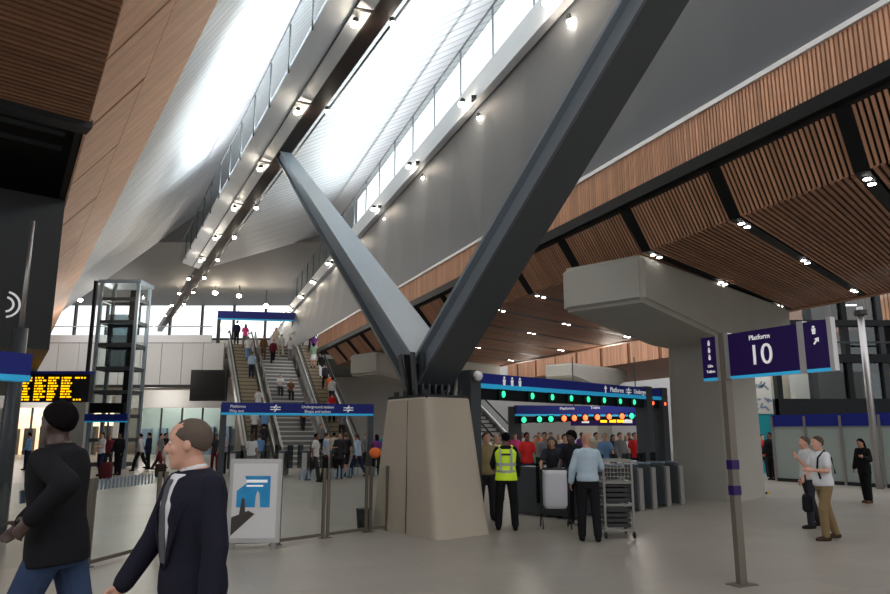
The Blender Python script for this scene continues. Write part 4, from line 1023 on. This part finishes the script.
def hair_mesh(P, J, vox, style='short'):
    hf = headxf(P, J); mb = MB()
    g = .012 if style != 'afro' else .03
    if style in ('short','afro','long','bun','crop'):
        if style == 'crop': mb.ball((0,-.009,1.664), .0805, .103, .0965, 28, 18)
        else: mb.ball((0,-.010,1.668), .077+g, .100+g, .090+g, 28, 18)
        if vox < .02:
            rr = random.Random(4)
            for v in mb.b.verts: v.co += V((rr.uniform(-1,1), rr.uniform(-1,1), rr.uniform(-1,1)))*(.004 if style in ('afro','short') else .0015)
        fr = {'afro': .02, 'crop': .0}.get(style, 0)
        bmesh.ops.bisect_plane(mb.b, geom=list(mb.b.verts)+list(mb.b.edges)+list(mb.b.faces), plane_co=(0,-.035,1.615 if style != 'afro' else 1.60), plane_no=(0,-.68,.73) if style != 'crop' else (0,-.56,.83), clear_inner=True)
        ed = [e for e in mb.b.edges if e.is_boundary]
        if ed: bmesh.ops.contextual_create(mb.b, geom=ed)
    if style == 'long': loft(mb, [((0,-.065,1.72), .06, .035), ((0,-.075,1.65), .085, .05), ((0,-.075,1.55), .095, .045), ((0,-.075,1.45), .10, .04), ((0,-.08,1.38), .08, .03)], 14)
    if style == 'bun': mb.ball((0,-.10,1.73), .045, .045, .045, 12, 8)
    n0 = 0; xf_new(mb, 0, hf)
    return remesh('hair', mb.b, max(vox, .007), 2 if vox < .02 else 1)
def mkobj(name, me, m, parent=None):
    me.materials.clear(); me.materials.append(m); me.name = name; o = bpy.data.objects.new(name, me); C.objects.link(o)
    if parent: o.parent = parent
    return o
SKIN = dict(light=mat('light_skin', (.56,.30,.21), .5, var=.06, scale=12), tan=mat('tan_skin', (.38,.20,.13), .5, var=.06, scale=12), brown=mat('brown_skin', (.17,.08,.05), .5, var=.06, scale=12), dark=mat('deep_brown_skin', (.055,.028,.02), .5, var=.08, scale=12))
HAIRC = dict(black=mat('black_hair', (.006,.005,.005), .9, var=.2, bump=.3, bscale=90, spec=.05), brown=mat('brown_hair', (.05,.028,.016), .6, var=.2, bump=.4, bscale=90), grey=mat('grey_brown_hair', (.085,.06,.042), .8, var=.4, bump=.4, bscale=90), blond=mat('fair_hair', (.30,.19,.09), .6, var=.2))
EYE = mat('eye_white', (.6,.58,.55), .3, var=.02); IRIS = mat('dark_iris', (.02,.013,.01), .2, var=.1)
def person(label, loc, heading, H, P, vox=.012, skin='light', hair='short', hairc='brown', top=('short', .90, .014), topc=(.5,.5,.5), topname='shirt', legs='trousers', legc=(.03,.03,.035), legname='trousers', shoec=(.02,.015,.012), fem=False, arm_puff=None, group=None):
    J = skeleton(P); k = H/1.75; off = V((0,0,J['dz']))
    body = mkobj('person', body_mesh(P, J, vox, fem=fem), SKIN[skin])
    objs = [(topname, top_mesh(P, J, vox, top[0], top[1], top[2], fem, arm_puff), cloth(topc)), (legname, leg_mesh(P, J, vox, legs), cloth(legc))]
    for s_ in 'LR': objs.append(('shoe', shoe_mesh(P, J, vox, s_), cloth(shoec)))
    if hair: objs.append(('hair', hair_mesh(P, J, vox, hair), HAIRC[hairc]))
    hf = headxf(P, J)
    if vox < .02:
        for sx in (-1,1):
            mb = MB(); mb.ball((sx*.031,.083,1.645), .0115, .0105, .0085, 12, 8); xf_new(mb, 0, hf); me = bpy.data.meshes.new('eye'); mb.b.to_mesh(me); mb.b.free(); objs.append(('eye', me, EYE))
            mb = MB(); mb.ball((sx*.031,.0905,1.645), .0052, .0045, .0055, 10, 6); xf_new(mb, 0, hf); me = bpy.data.meshes.new('iris'); mb.b.to_mesh(me); mb.b.free(); objs.append(('iris', me, IRIS))
    for me in [body.data]+[x[1] for x in objs]:
        me.transform(Matrix.Scale(k, 4)@Matrix.Translation(off))
    for nm, me, mm in objs: mkobj(nm, me, mm, body)
    body.location = loc; body.rotation_euler = (0,0,heading); body['label'] = label; body['category'] = 'person'
    if group: body['group'] = group
    body_info[body.name] = (J, k, off, hf)
    return body
body_info = {}
def part_of(body, name, mb, m, vox=0, f=None):
    """extra clothing or kit given in the figure's own frame"""
    J, k, off, hf = body_info[body.name]
    if f: xf_new(mb, 0, f)
    if vox: me = remesh(name, mb.b, vox, 2)
    else:
        bmesh.ops.recalc_face_normals(mb.b, faces=mb.b.faces); me = bpy.data.meshes.new(name); mb.b.to_mesh(me); mb.b.free()
    me.transform(Matrix.Scale(k, 4)@Matrix.Translation(off)); return mkobj(name, me, m, body)
R_ = math.radians
# --- near man in black jacket, walking left
P = dict(lean=5, legL=(24,18), legR=(-16,12), armL=(-60,18,104,.10), armR=(34,8,14,0), curlR=.4, yaw=-14, nod=2)
jm = person('person in a black jacket and blue jeans striding left at the left edge', (-2.48, 4.72, 0), R_(84), 1.985, P, .009, 'dark', 'short', 'black', ('long', .84, .026), (.012,.012,.014), 'jacket', 'trousers', (.035,.055,.11), 'jeans', (.02,.02,.02), arm_puff=.024)
J = body_info[jm.name][0]
mb = MB(); loft(mb, [((0,-.006,1.455), .085, .085), ((0,-.006,1.50), .078, .078)], 18); part_of(jm, 'collar', mb, cloth((.012,.012,.014)), .010, J['T'])
mb = MB(); mb.box(-.13,.13,1.10,-.125,.14,1.16) if False else mb.obox((-.10,.148,1.22), (.02,0,0), (0,.004,0), (0,0,.035)); part_of(jm, 'chest_badge', mb, M['marks'], 0, J['T'])
# --- near man in navy suit
P = dict(lean=4, legL=(20,14), legR=(-18,14), armL=(-2,10,10,.0), armR=(14,8,20,0), yaw=-44, nod=3, curlL=.6)
sm = person('person in a navy suit with open collar showing white shirt and grey tie, walking left', (-1.285, 3.80, 0), R_(138), 1.845, P, .008, 'light', 'crop', 'grey', ('long', .80, .026), (.014,.014,.024), 'suit_jacket', 'trousers', (.014,.014,.024), 'trousers', (.012,.01,.01), arm_puff=.016)
J = body_info[sm.name][0]
sh = MB(); loft(sh, [((0,.10,1.06), .015, .050), ((0,.10,1.2), .060, .060), ((0,.09,1.34), .09, .066), ((0,.055,1.43), .085, .068), ((0,.02,1.475), .078, .078)], 18); part_of(sm, 'shirt', sh, cloth((.62,.62,.63)), .008, J['T'])
sh = MB(); loft(sh, [((0,-.004,1.462), .073, .072), ((0,.000,1.515), .066, .064)], 18); part_of(sm, 'shirt_collar', sh, cloth((.62,.62,.63)), .008, J['T'])
sh = MB(); loft(sh, [((0,.152,1.07), .030, .008), ((0,.160,1.2), .030, .008), ((0,.157,1.32), .026, .008), ((0,.135,1.415), .020, .010), ((0,.112,1.455), .022, .014)], 12); part_of(sm, 'tie', sh, cloth((.09,.09,.10)), .007, J['T'])
for sx in (-1,1):
    sh = MB(); sh.prism([(sx*.012,.146,1.04),(sx*.085,.138,1.20),(sx*.135,.115,1.33),(sx*.09,.060,1.465),(sx*.070,.085,1.44),(sx*.070,.146,1.30)], .010, (0,1,0)); part_of(sm, 'lapel', sh, cloth((.014,.014,.024)), 0, J['T'])
# --- guard in high visibility vest, back to camera
P = dict(legL=(2,4), legR=(-2,4), splay=.10, armL=(18,14,50,.1), armR=(8,10,26,.1), lean=0, yaw=15)
gp = onz(507,530); gd = person('person in a yellow high-visibility vest and black trousers seen from behind', gp, R_(-5), 1.76, P, .011, 'brown', 'crop', 'black', ('long', .88, .016), (.012,.012,.014), 'jumper', 'trousers', (.012,.012,.013), 'trousers', (.01,.01,.01))
J = body_info[gd.name][0]
def vest(top_only=False, z0=.86, z1=1.44, g=.040):
    mb = MB(); secs = [((0,0,z0), .170+g, .122+g)]+[((0,y,z), rx+g*.9-(.03 if z > 1.4 else 0), ry+g) for z, rx, ry, y in TORSO[1:-3] if z > z0+.02 and z < z1]
    loft(mb, secs, 22); return mb
vo = part_of(gd, 'safety_vest', vest(), M['hivis'], .011, J['T'])
for sx in (-1,1):
    mb = MB(); limb(mb, [(sx*.10,.10,1.38),(sx*.11,.0,1.475),(sx*.10,-.11,1.38)], [.035,.03,.035]); part_of(gd, 'vest_strap', mb, M['hivis'], .011, J['T'])
    mb = MB(); mb.obox((sx*.10,-.158,1.24), (.022,0,0), (0,.010,0), (0,0,.19)); part_of(gd, 'reflective_band', mb, M['reflect'], 0, J['T'])
for z_ in (1.02,1.15):
    mb = MB(); loft(mb, [((0,.002,z_-.025), .190,.158), ((0,.002,z_+.025), .190,.158)], 24); part_of(gd, 'reflective_band', mb, M['reflect'], 0, J['T'])
mb = MB(); mb.obox((0,-.162,1.33), (.09,0,0), (0,.006,0), (0,0,.018)); part_of(gd, 'back_print', mb, M['dark'], 0, J['T'])
# --- man in pale blue shirt, back to camera
P = dict(legL=(4,4), legR=(-4,5), splay=.05, armL=(4,14,14,0), armR=(22,14,58,.15), yaw=-12, nod=8)
p = onz(590,541); bm_ = person('bald person in pale blue shirt, seen from behind beside the wire trolley', p, R_(-3), 1.74, P, .011, 'tan', 'crop', 'grey', ('long', .95, .020), (.40,.50,.58), 'shirt', 'trousers', (.012,.012,.014), 'trousers', (.01,.01,.01))
for c in list(bm_.children):
    if c.name.startswith('hair'): bpy.data.objects.remove(c)
mb = MB(); loft(mb, [((0,0,.985), .176,.132), ((0,0,1.015), .174,.130)], 22); part_of(bm_, 'belt', mb, cloth((.01,.01,.01)), 0)
# --- person leaning over the sack
P = dict(lean=24, legL=(6,6), legR=(-6,8), splay=.06, armL=(28,8,24,.25), armR=(22,10,40,.3), nod=18, yaw=10)
p = onz(556,519)+V((.05,.35,0)); person('person in a dark t-shirt with brown hair leaning over the white sack', p, R_(160), 1.72, P, .012, 'tan', 'long', 'brown', ('short', .86, .018), (.035,.037,.045), 't_shirt', 'trousers', (.02,.02,.025), 'trousers', (.03,.025,.02), fem=True)
P = dict(lean=6, legL=(4,4), legR=(-4,4), splay=.05, armL=(14,12,30,.1), armR=(10,12,30,.1), nod=8, yaw=-20)
p = onz(578,526)+V((0,.2,0)); person('person with black afro hair in black clothes standing left of the pale blue shirt', p, R_(150), 1.78, P, .014, 'dark', 'afro', 'black', ('short', .86, .018), (.015,.016,.02), 't_shirt', 'trousers', (.014,.014,.016), 'trousers', (.02,.02,.02))
# --- man in white shirt at right
P = dict(lean=2, legL=(16,16), legR=(-12,6), splay=.02, armL=(10,12,84,.35), armR=(18,12,124,-.05), nod=2, yaw=4)
p = onz(829,540); wm = person('person in a white polo shirt and khaki trousers walking left with a dark shoulder bag', p, R_(98), 1.70, P, .011, 'light', 'short', 'brown', ('short', .90, .022), (.62,.63,.66), 'polo_shirt', 'trousers', (.21,.145,.075), 'trousers', (.05,.03,.02))
J = body_info[wm.name][0]
mb = MB(); mb.tube([J['T'](q) for q in ((-.13,.135,1.02),(-.10,.152,1.2),(-.12,.13,1.38),(-.13,.0,1.495),(-.13,-.12,1.36),(-.16,-.135,1.1))], .016, 8); part_of(wm, 'strap', mb, M['black'])
mb = MB(); loft(mb, [((0,0,1.0), .10, .05), ((0,0,.96), .15, .08), ((0,0,.74), .16, .09), ((0,0,.70), .12, .06)], 16)
bg = mb; me = remesh('shoulder_bag', bg.b, .012, 2); me.materials.append(cloth((.014,.014,.018))); bo_ = bpy.data.objects.new('shoulder_bag', me); C.objects.link(bo_)
for v in me.vertices: v.co.z -= .70
bo_.location = (wm.location.x-.16, wm.location.y+.28, .42); bo_.rotation_euler = (0,0,R_(60)); tag(bo_, 'black soft shoulder bag behind the khaki trousers', 'bag')
mb = MB(); mb.tube([(-.12,0,.26),(-.09,0,.50),(0,0,.62),(.09,0,.50),(.12,0,.26)], .012, 6); me2 = bpy.data.meshes.new('strap'); mb.b.to_mesh(me2); mb.b.free(); mkobj('strap', me2, M['black'], bo_)
P = dict(legL=(10,8), legR=(-10,8), armL=(10,10,30,0), armR=(-8,10,20,0), yaw=0)
p = onz(813,528); person('person in a pale top and dark trousers partly hidden behind the white polo shirt', p, R_(95), 1.68, P, .016, 'light', 'short', 'grey', ('short', .90, .018), (.55,.56,.58), 'shirt', 'trousers', (.03,.03,.04), 'trousers')
P = dict(legL=(3,4), legR=(-3,4), armL=(12,14,95,.2), armR=(0,10,20,0), nod=14, splay=.0)
p = onz(868,503); person('person with long black hair in black clothes standing by the hoarding at the right', p, R_(115), 1.60, P, .014, 'tan', 'long', 'black', ('long', .78, .022), (.012,.012,.013), 'coat', 'trousers', (.012,.012,.014), 'leggings', (.12,.05,.03), fem=True)
# --- crowd prototypes ---------------------------------------------------------
VX = .022
protos = {}
def proto(k, P, hair, sleeve, hem, legs, fem=False, puff=.016):
    b = person('person', (0,0,-50), 0, 1.72, P, VX, 'light', hair, 'brown', (sleeve, hem, puff), (.5,.5,.5), 'top', legs, (.03,.03,.03), 'trousers' if legs != 'skirt' else 'skirt', fem=fem); protos[k] = b
ST = dict(legL=(2,3), legR=(-2,3), armL=(6,8,18,.05), armR=(8,8,30,.1))
ST2 = dict(legL=(5,6), legR=(-6,4), splay=.05, armL=(14,10,80,.25), armR=(2,10,14,0), yaw=18)
WK = dict(legL=(26,16), legR=(-20,18), armL=(-22,8,14,0), armR=(24,8,20,0), lean=4)
WK2 = dict(legL=(-16,14), legR=(18,10), armL=(16,8,24,0), armR=(-14,8,20,0), lean=3)
SIT = dict(legL=(78,80), legR=(84,86), armL=(20,8,50,.2), armR=(20,8,50,.2), lean=8)
proto('man', ST, 'short', 'long', .88, 'trousers'); proto('man_tee', ST2, 'short', 'short', .88, 'trousers'); proto('walker', WK, 'short', 'long', .88, 'trousers')
proto('walker_tee', WK2, 'crop', 'short', .88, 'trousers'); proto('woman', ST2, 'long', 'short', .88, 'trousers', True); proto('skirt', ST, 'long', 'short', .92, 'skirt', True)
proto('woman_walk', WK2, 'bun', 'long', .80, 'trousers', True); proto('coat', ST, 'short', 'long', .72, 'trousers', False, .03); proto('shorts', WK2, 'short', 'short', .86, 'shorts'); proto('sitter', SIT, 'short', 'short', .88, 'trousers')
COL = dict(white=(.62,.63,.64), black=(.014,.014,.016), blue=(.16,.30,.52), pale_blue=(.36,.47,.60), navy=(.02,.025,.06), pink=(.75,.08,.28), red=(.62,.03,.03), orange=(.80,.18,.05), purple=(.16,.05,.22), brown=(.14,.08,.045), grey=(.18,.18,.19), green=(.20,.36,.22), khaki=(.28,.22,.11), maroon=(.13,.02,.03), lilac=(.36,.28,.38), teal=(.04,.28,.32), cream=(.55,.48,.38), dark=(.03,.03,.035))
used = set()
def crowd(kind, loc, head, topk, legk, place, skin='light', hairc='brown', H=1.72, extra=''):
    src = protos[kind]; mats = {'person': SKIN[skin], 'top': cloth(COL[topk]), 'trousers': cloth(COL[legk]), 'skirt': cloth(COL[legk]), 'hair': HAIRC[hairc]}
    c = copy_tree(src, loc=loc, rz=R_(head), mats=mats) if kind in used else None
    if c is None:
        c = src; used.add(kind)
        for o_ in [c]+list(c.children):
            nm = o_.name.split('.')[0]
            if nm in mats: o_.data.materials[0] = mats[nm]
        c.location = loc; c.rotation_euler = (0,0,R_(head))
    c.scale = (H/1.72,)*3
    c['label'] = 'person in %s top and %s %s %s' % (topk.replace('_',' '), legk.replace('_',' '), {'skirt':'skirt','shorts':'shorts'}.get(kind,'trousers'), place)
    if 'group' in c: del c['group']
    return c
def on_esc(base, f, side=0, run=RUN, rise=RISE, n=30):
    i = math.floor(f*n); p = V(base)+eD*(run*(i+.5)/n)+eN*side; return V((p.x, p.y, rise*(i+1)/n))
HU = 23     # heading up the escalators
# left escalator
for kd, f, sd, t, l, h_, pl_, sk_, hc_ in (
 ('man', .985, -.30, 'navy', 'black', HU, 'at the top of the left escalator', 'light', 'brown'),
 ('woman', .955, .25, 'pink', 'grey', HU, 'near the top of the left escalator', 'light', 'black'),
 ('walker_tee', .80, .28, 'white', 'blue', HU, 'high on the left escalator', 'light', 'grey'),
 ('man', .66, .30, 'pale_blue', 'navy', HU, 'standing midway up the left escalator', 'light', 'brown'),
 ('man_tee', .30, .22, 'white', 'grey', HU, 'on the lower left escalator behind the blue header', 'light', 'brown'),
 ('man', .16, .32, 'blue', 'dark', HU, 'low on the left escalator', 'light', 'brown'),
 ('woman', .14, -.25, 'white', 'dark', HU, 'with brown hair low on the left escalator', 'light', 'brown'),
 ('coat', .06, .1, 'dark', 'black', HU, 'stepping onto the left escalator', 'tan', 'black')):
    crowd(kd, on_esc(cL, f, sd), h_, t, l, pl_, sk_, hc_)
for kd, f, sd, t, l, h_, pl_, sk_, hc_ in (
 ('coat', .80, -.95, 'brown', 'brown', HU+180, 'coming down the stair beside the left escalator', 'tan', 'black'),
 ('woman_walk', .78, -.35, 'maroon', 'black', HU+180, 'coming down the upper stair', 'light', 'black'),
 ('walker', .86, .35, 'white', 'cream', HU, 'near the top of the stair', 'light', 'grey'),
 ('walker_tee', .83, .9, 'white', 'grey', HU, 'by the right stair rail', 'tan', 'black'),
 ('woman', .92, .1, 'cream', 'white', HU+180, 'at the head of the stair', 'light', 'blond'),
 ('sitter', .47, -.45, 'white', 'dark', HU+180, 'sitting on the stair just above the blue header', 'light', 'brown'),
 ('sitter', .45, .15, 'brown', 'dark', HU+180, 'sitting on the stair beside the one in white', 'tan', 'black'),
 ('man_tee', .05, 1.0, 'grey', 'black', HU+180, 'at the foot of the stair', 'light', 'brown')):
    p_ = on_esc(cM, f, sd); crowd(kd, p_ - (Z*.0), h_, t, l, pl_, sk_, hc_)
for kd, f, sd, t, l, h_, pl_, sk_, hc_ in (
 ('man', .99, -.3, 'teal', 'dark', HU, 'at the top of the right escalator', 'light', 'brown'),
 ('man_tee', .93, .25, 'black', 'dark', HU, 'near the top of the right escalator', 'tan', 'black'),
 ('woman', .86, .25, 'purple', 'white', HU, 'high on the right escalator', 'light', 'brown'),
 ('skirt', .74, -.05, 'green', 'white', HU, 'in pale clothes on the right escalator', 'light', 'black'),
 ('woman_walk', .64, .25, 'black', 'white', HU, 'midway up the right escalator', 'brown', 'black'),
 ('walker', .55, .25, 'dark', 'black', HU, 'below the middle of the right escalator', 'light', 'brown'),
 ('shorts', .46, .25, 'orange', 'grey', HU, 'on the right escalator above the blue header', 'light', 'brown'),
 ('man', .42, .30, 'white', 'navy', HU, 'on the right escalator just above the blue header', 'light', 'black'),
 ('man_tee', .27, -.1, 'red', 'black', HU, 'on the right escalator just below the blue header', 'light', 'brown'),
 ('woman', .15, .1, 'grey', 'dark', HU, 'low on the right escalator', 'light', 'brown')):
    crowd(kd, on_esc(cR, f, sd), h_, t, l, pl_, sk_, hc_)
crowd('woman_walk', on_esc(cM, .22, .4), HU, 'orange', 'dark', 'on the lower stair below the blue header', 'light', 'brown')
# ground crowd: (kind, px, feet_y, heading, top, legs, place, skin, hair)
for kd, px, fy, h_, t, l, pl_, sk_, hc_ in (
 ('man', 26, 470, 90, 'blue', 'navy', 'in front of the far left shop glass', 'light', 'black'),
 ('man_tee', 99, 476, 150, 'white', 'navy', 'standing before the lift tower', 'light', 'black'),
 ('woman', 107, 472, 200, 'maroon', 'dark', 'just right of the lift tower front', 'light', 'brown'),
 ('coat', 117, 475, 170, 'black', 'black', 'with a long coat right of the lift tower', 'brown', 'black'),
 ('walker', 139, 471, 90, 'white', 'black', 'striding left past the warm shop', 'light', 'black'),
 ('coat', 147, 468, 100, 'navy', 'black', 'walking behind the striding one in white', 'tan', 'black'),
 ('walker_tee', 158, 471, 270, 'grey', 'maroon', 'walking right before the warm shop', 'light', 'black'),
 ('shorts', 163, 468, 250, 'black', 'cream', 'by the warm shop beside the suited man', 'tan', 'black'),
 ('man_tee', 222, 474, 160, 'lilac', 'black', 'standing left of the left escalator foot', 'light', 'brown'),
 ('woman', 214, 471, 200, 'dark', 'maroon', 'beside the lilac top by the escalators', 'brown', 'black'),
 ('walker', 258, 476, HU, 'blue', 'dark', 'just behind the poster board', 'light', 'brown'),
 ('woman', 250, 478, 10, 'white', 'grey', 'with brown hair behind the poster board', 'light', 'brown'),
 ('walker_tee', 314, 482, 265, 'white', 'dark', 'walking right behind the glass barrier', 'brown', 'black'),
 ('man_tee', 325, 480, 280, 'pale_blue', 'black', 'beside the walker in white behind the barrier', 'light', 'brown'),
 ('coat', 339, 479, 180, 'dark', 'black', 'in the middle of the group behind the barrier', 'light', 'black'),
 ('shorts', 345, 477, 30, 'black', 'dark', 'in the group left of the pale blue shirt', 'light', 'brown'),
 ('walker', 357, 478, 60, 'pale_blue', 'navy', 'with rolled sleeves left of the concrete pier', 'light', 'brown'),
 ('man', 366, 472, 200, 'grey', 'dark', 'in the crowd left of the pier', 'light', 'grey'),
 ('woman', 376, 476, 0, 'purple', 'black', 'carrying an orange bag left of the pier', 'brown', 'black'),
 ('man_tee', 384, 471, 10, 'teal', 'grey', 'close to the pier at its left', 'light', 'brown'),
 ('woman_walk', 371, 469, 120, 'black', 'cream', 'far in the crowd left of the pier', 'light', 'blond'),
 ('man', 333, 470, 0, 'cream', 'brown', 'at the foot of the right escalator', 'tan', 'black'),
 # behind the gates
 ('man_tee', 487, 520, 190, 'khaki', 'dark', 'just right of the concrete pier', 'light', 'brown'),
 ('woman', 498, 500, 185, 'cream', 'grey', 'behind the high-visibility vest', 'light', 'blond'),
 ('man_tee', 528, 496, 185, 'red', 'navy', 'behind the gates right of the vest', 'brown', 'black'),
 ('woman_walk', 537, 488, 170, 'green', 'dark', 'behind the gates between red and grey tops', 'light', 'brown'),
 ('man', 546, 494, 175, 'grey', 'black', 'behind the sack stand at the gates', 'tan', 'black'),
 ('coat', 552, 480, 180, 'dark', 'black', 'in the second row behind the gates', 'light', 'brown'),
 ('walker', 566, 497, 190, 'navy', 'black', 'in a dark jacket behind the gates', 'light', 'black'),
 ('woman', 571, 482, 180, 'white', 'blue', 'in the gate crowd behind the navy top', 'light', 'black'),
 ('man', 540, 476, 180, 'orange', 'dark', 'far behind the gates', 'light', 'brown'),
 ('skirt', 560, 474, 180, 'cream', 'navy', 'far behind the gates in the middle', 'light', 'blond'),
 ('man_tee', 598, 484, 185, 'cream', 'dark', 'behind the gates over the bald head', 'light', 'black'),
 ('walker_tee', 607, 490, 175, 'blue', 'navy', 'behind the gates above the wire trolley', 'light', 'black'),
 ('woman', 615, 481, 180, 'black', 'dark', 'behind the gates right of the blue top', 'tan', 'black'),
 ('man', 622, 486, 200, 'grey', 'dark', 'behind the gates near the right post', 'light', 'brown'),
 ('woman_walk', 628, 478, 180, 'white', 'dark', 'in the rear row near the right post', 'light', 'blond'),
 ('man_tee', 637, 484, 180, 'red', 'navy', 'beside the right gate post', 'light', 'brown'),
 ('coat', 631, 474, 170, 'dark', 'black', 'far back beside the right gate post', 'brown', 'black'),
 ('man', 583, 476, 180, 'purple', 'dark', 'far back behind the bald man', 'brown', 'black'),
 ('shorts', 590, 472, 180, 'teal', 'grey', 'farthest back in the gate crowd', 'light', 'blond'),
 ('walker', 516, 474, 170, 'pink', 'dark', 'far back by the left header post', 'light', 'brown'),
 ('man_tee', 523, 470, 180, 'white', 'grey', 'farthest back by the left header post', 'tan', 'black'),
 ('woman', 575, 470, 180, 'pale_blue', 'cream', 'farthest back in the middle of the gates', 'light', 'brown'),
 # right
 ('coat', 758, 478, 190, 'dark', 'black', 'by the turquoise hoarding', 'light', 'brown'),
 ('woman', 765, 477, 170, 'red', 'dark', 'by the turquoise hoarding', 'light', 'black'),
 ('coat', 773, 480, 120, 'black', 'black', 'at the left end of the green hoarding', 'brown', 'black')):
    crowd(kd, onz(px, fy), h_, t, l, pl_, sk_, hc_, H=1.68 if kd in ('woman','skirt','woman_walk') else 1.76)
# bags and luggage
def bag(name, loc, sz, col, label, cat='bag'):
    o = thing(name, label, cat, loc); x, y, z = sz; loc = V(loc)
    rs = [[V((loc.x+math.copysign(abs(math.cos(t))**.5, math.cos(t))*x/2*k, loc.y+math.copysign(abs(math.sin(t))**.5, math.sin(t))*y/2*k, loc.z+zz)) for t in [2*PI*i/20 for i in range(20)]] for zz, k in ((.04,.85),(.08,1),(z*.5,1.03),(z-.06,1),(z,.8))]
    MB().rings(rs).build('case', cloth(col), o, smooth=True)
    MB().tube([loc+V((-x*.25,0,z-.03)), loc+V((-x*.25,0,z+.12)), loc+V((x*.25,0,z+.12)), loc+V((x*.25,0,z-.03))], .014, 8).build('handle', M['black'], o)
    for s_ in (-1,1): MB().ball(loc+V((s_*x*.35,0,.03)), .02, .035, .03, 8, 6).build('wheel', M['rubber'], o)
    return o
bag('suitcase', onz(105,480), (.45,.28,.65), (.10,.02,.025), 'maroon suitcase on wheels in front of the lift tower', 'suitcase')
bag('suitcase', onz(160,478), (.4,.26,.55), (.05,.03,.025), 'dark brown suitcase on wheels before the warm shop', 'suitcase')
ob = onz(374,478)+Z*.78; mb = MB(); mb.ball((0,0,.2), .24, .13, .21, 14, 10); o = mb.build('handbag', cloth(COL['orange']), None, smooth=True); o.location = ob+V((.05,-.25,0)); tag(o, 'round orange bag held by the person in purple left of the pier', 'bag')
mb = MB(); mb.tube([(-.14,0,.34),(-.1,0,.58),(.1,0,.58),(.14,0,.34)], .015, 6); me = bpy.data.meshes.new('handle'); mb.b.to_mesh(me); mb.b.free(); mkobj('handle', me, cloth(COL['maroon']), o)
for k_, o in protos.items():
    if k_ not in used:
        for c in list(o.children): bpy.data.objects.remove(c)
        bpy.data.objects.remove(o)
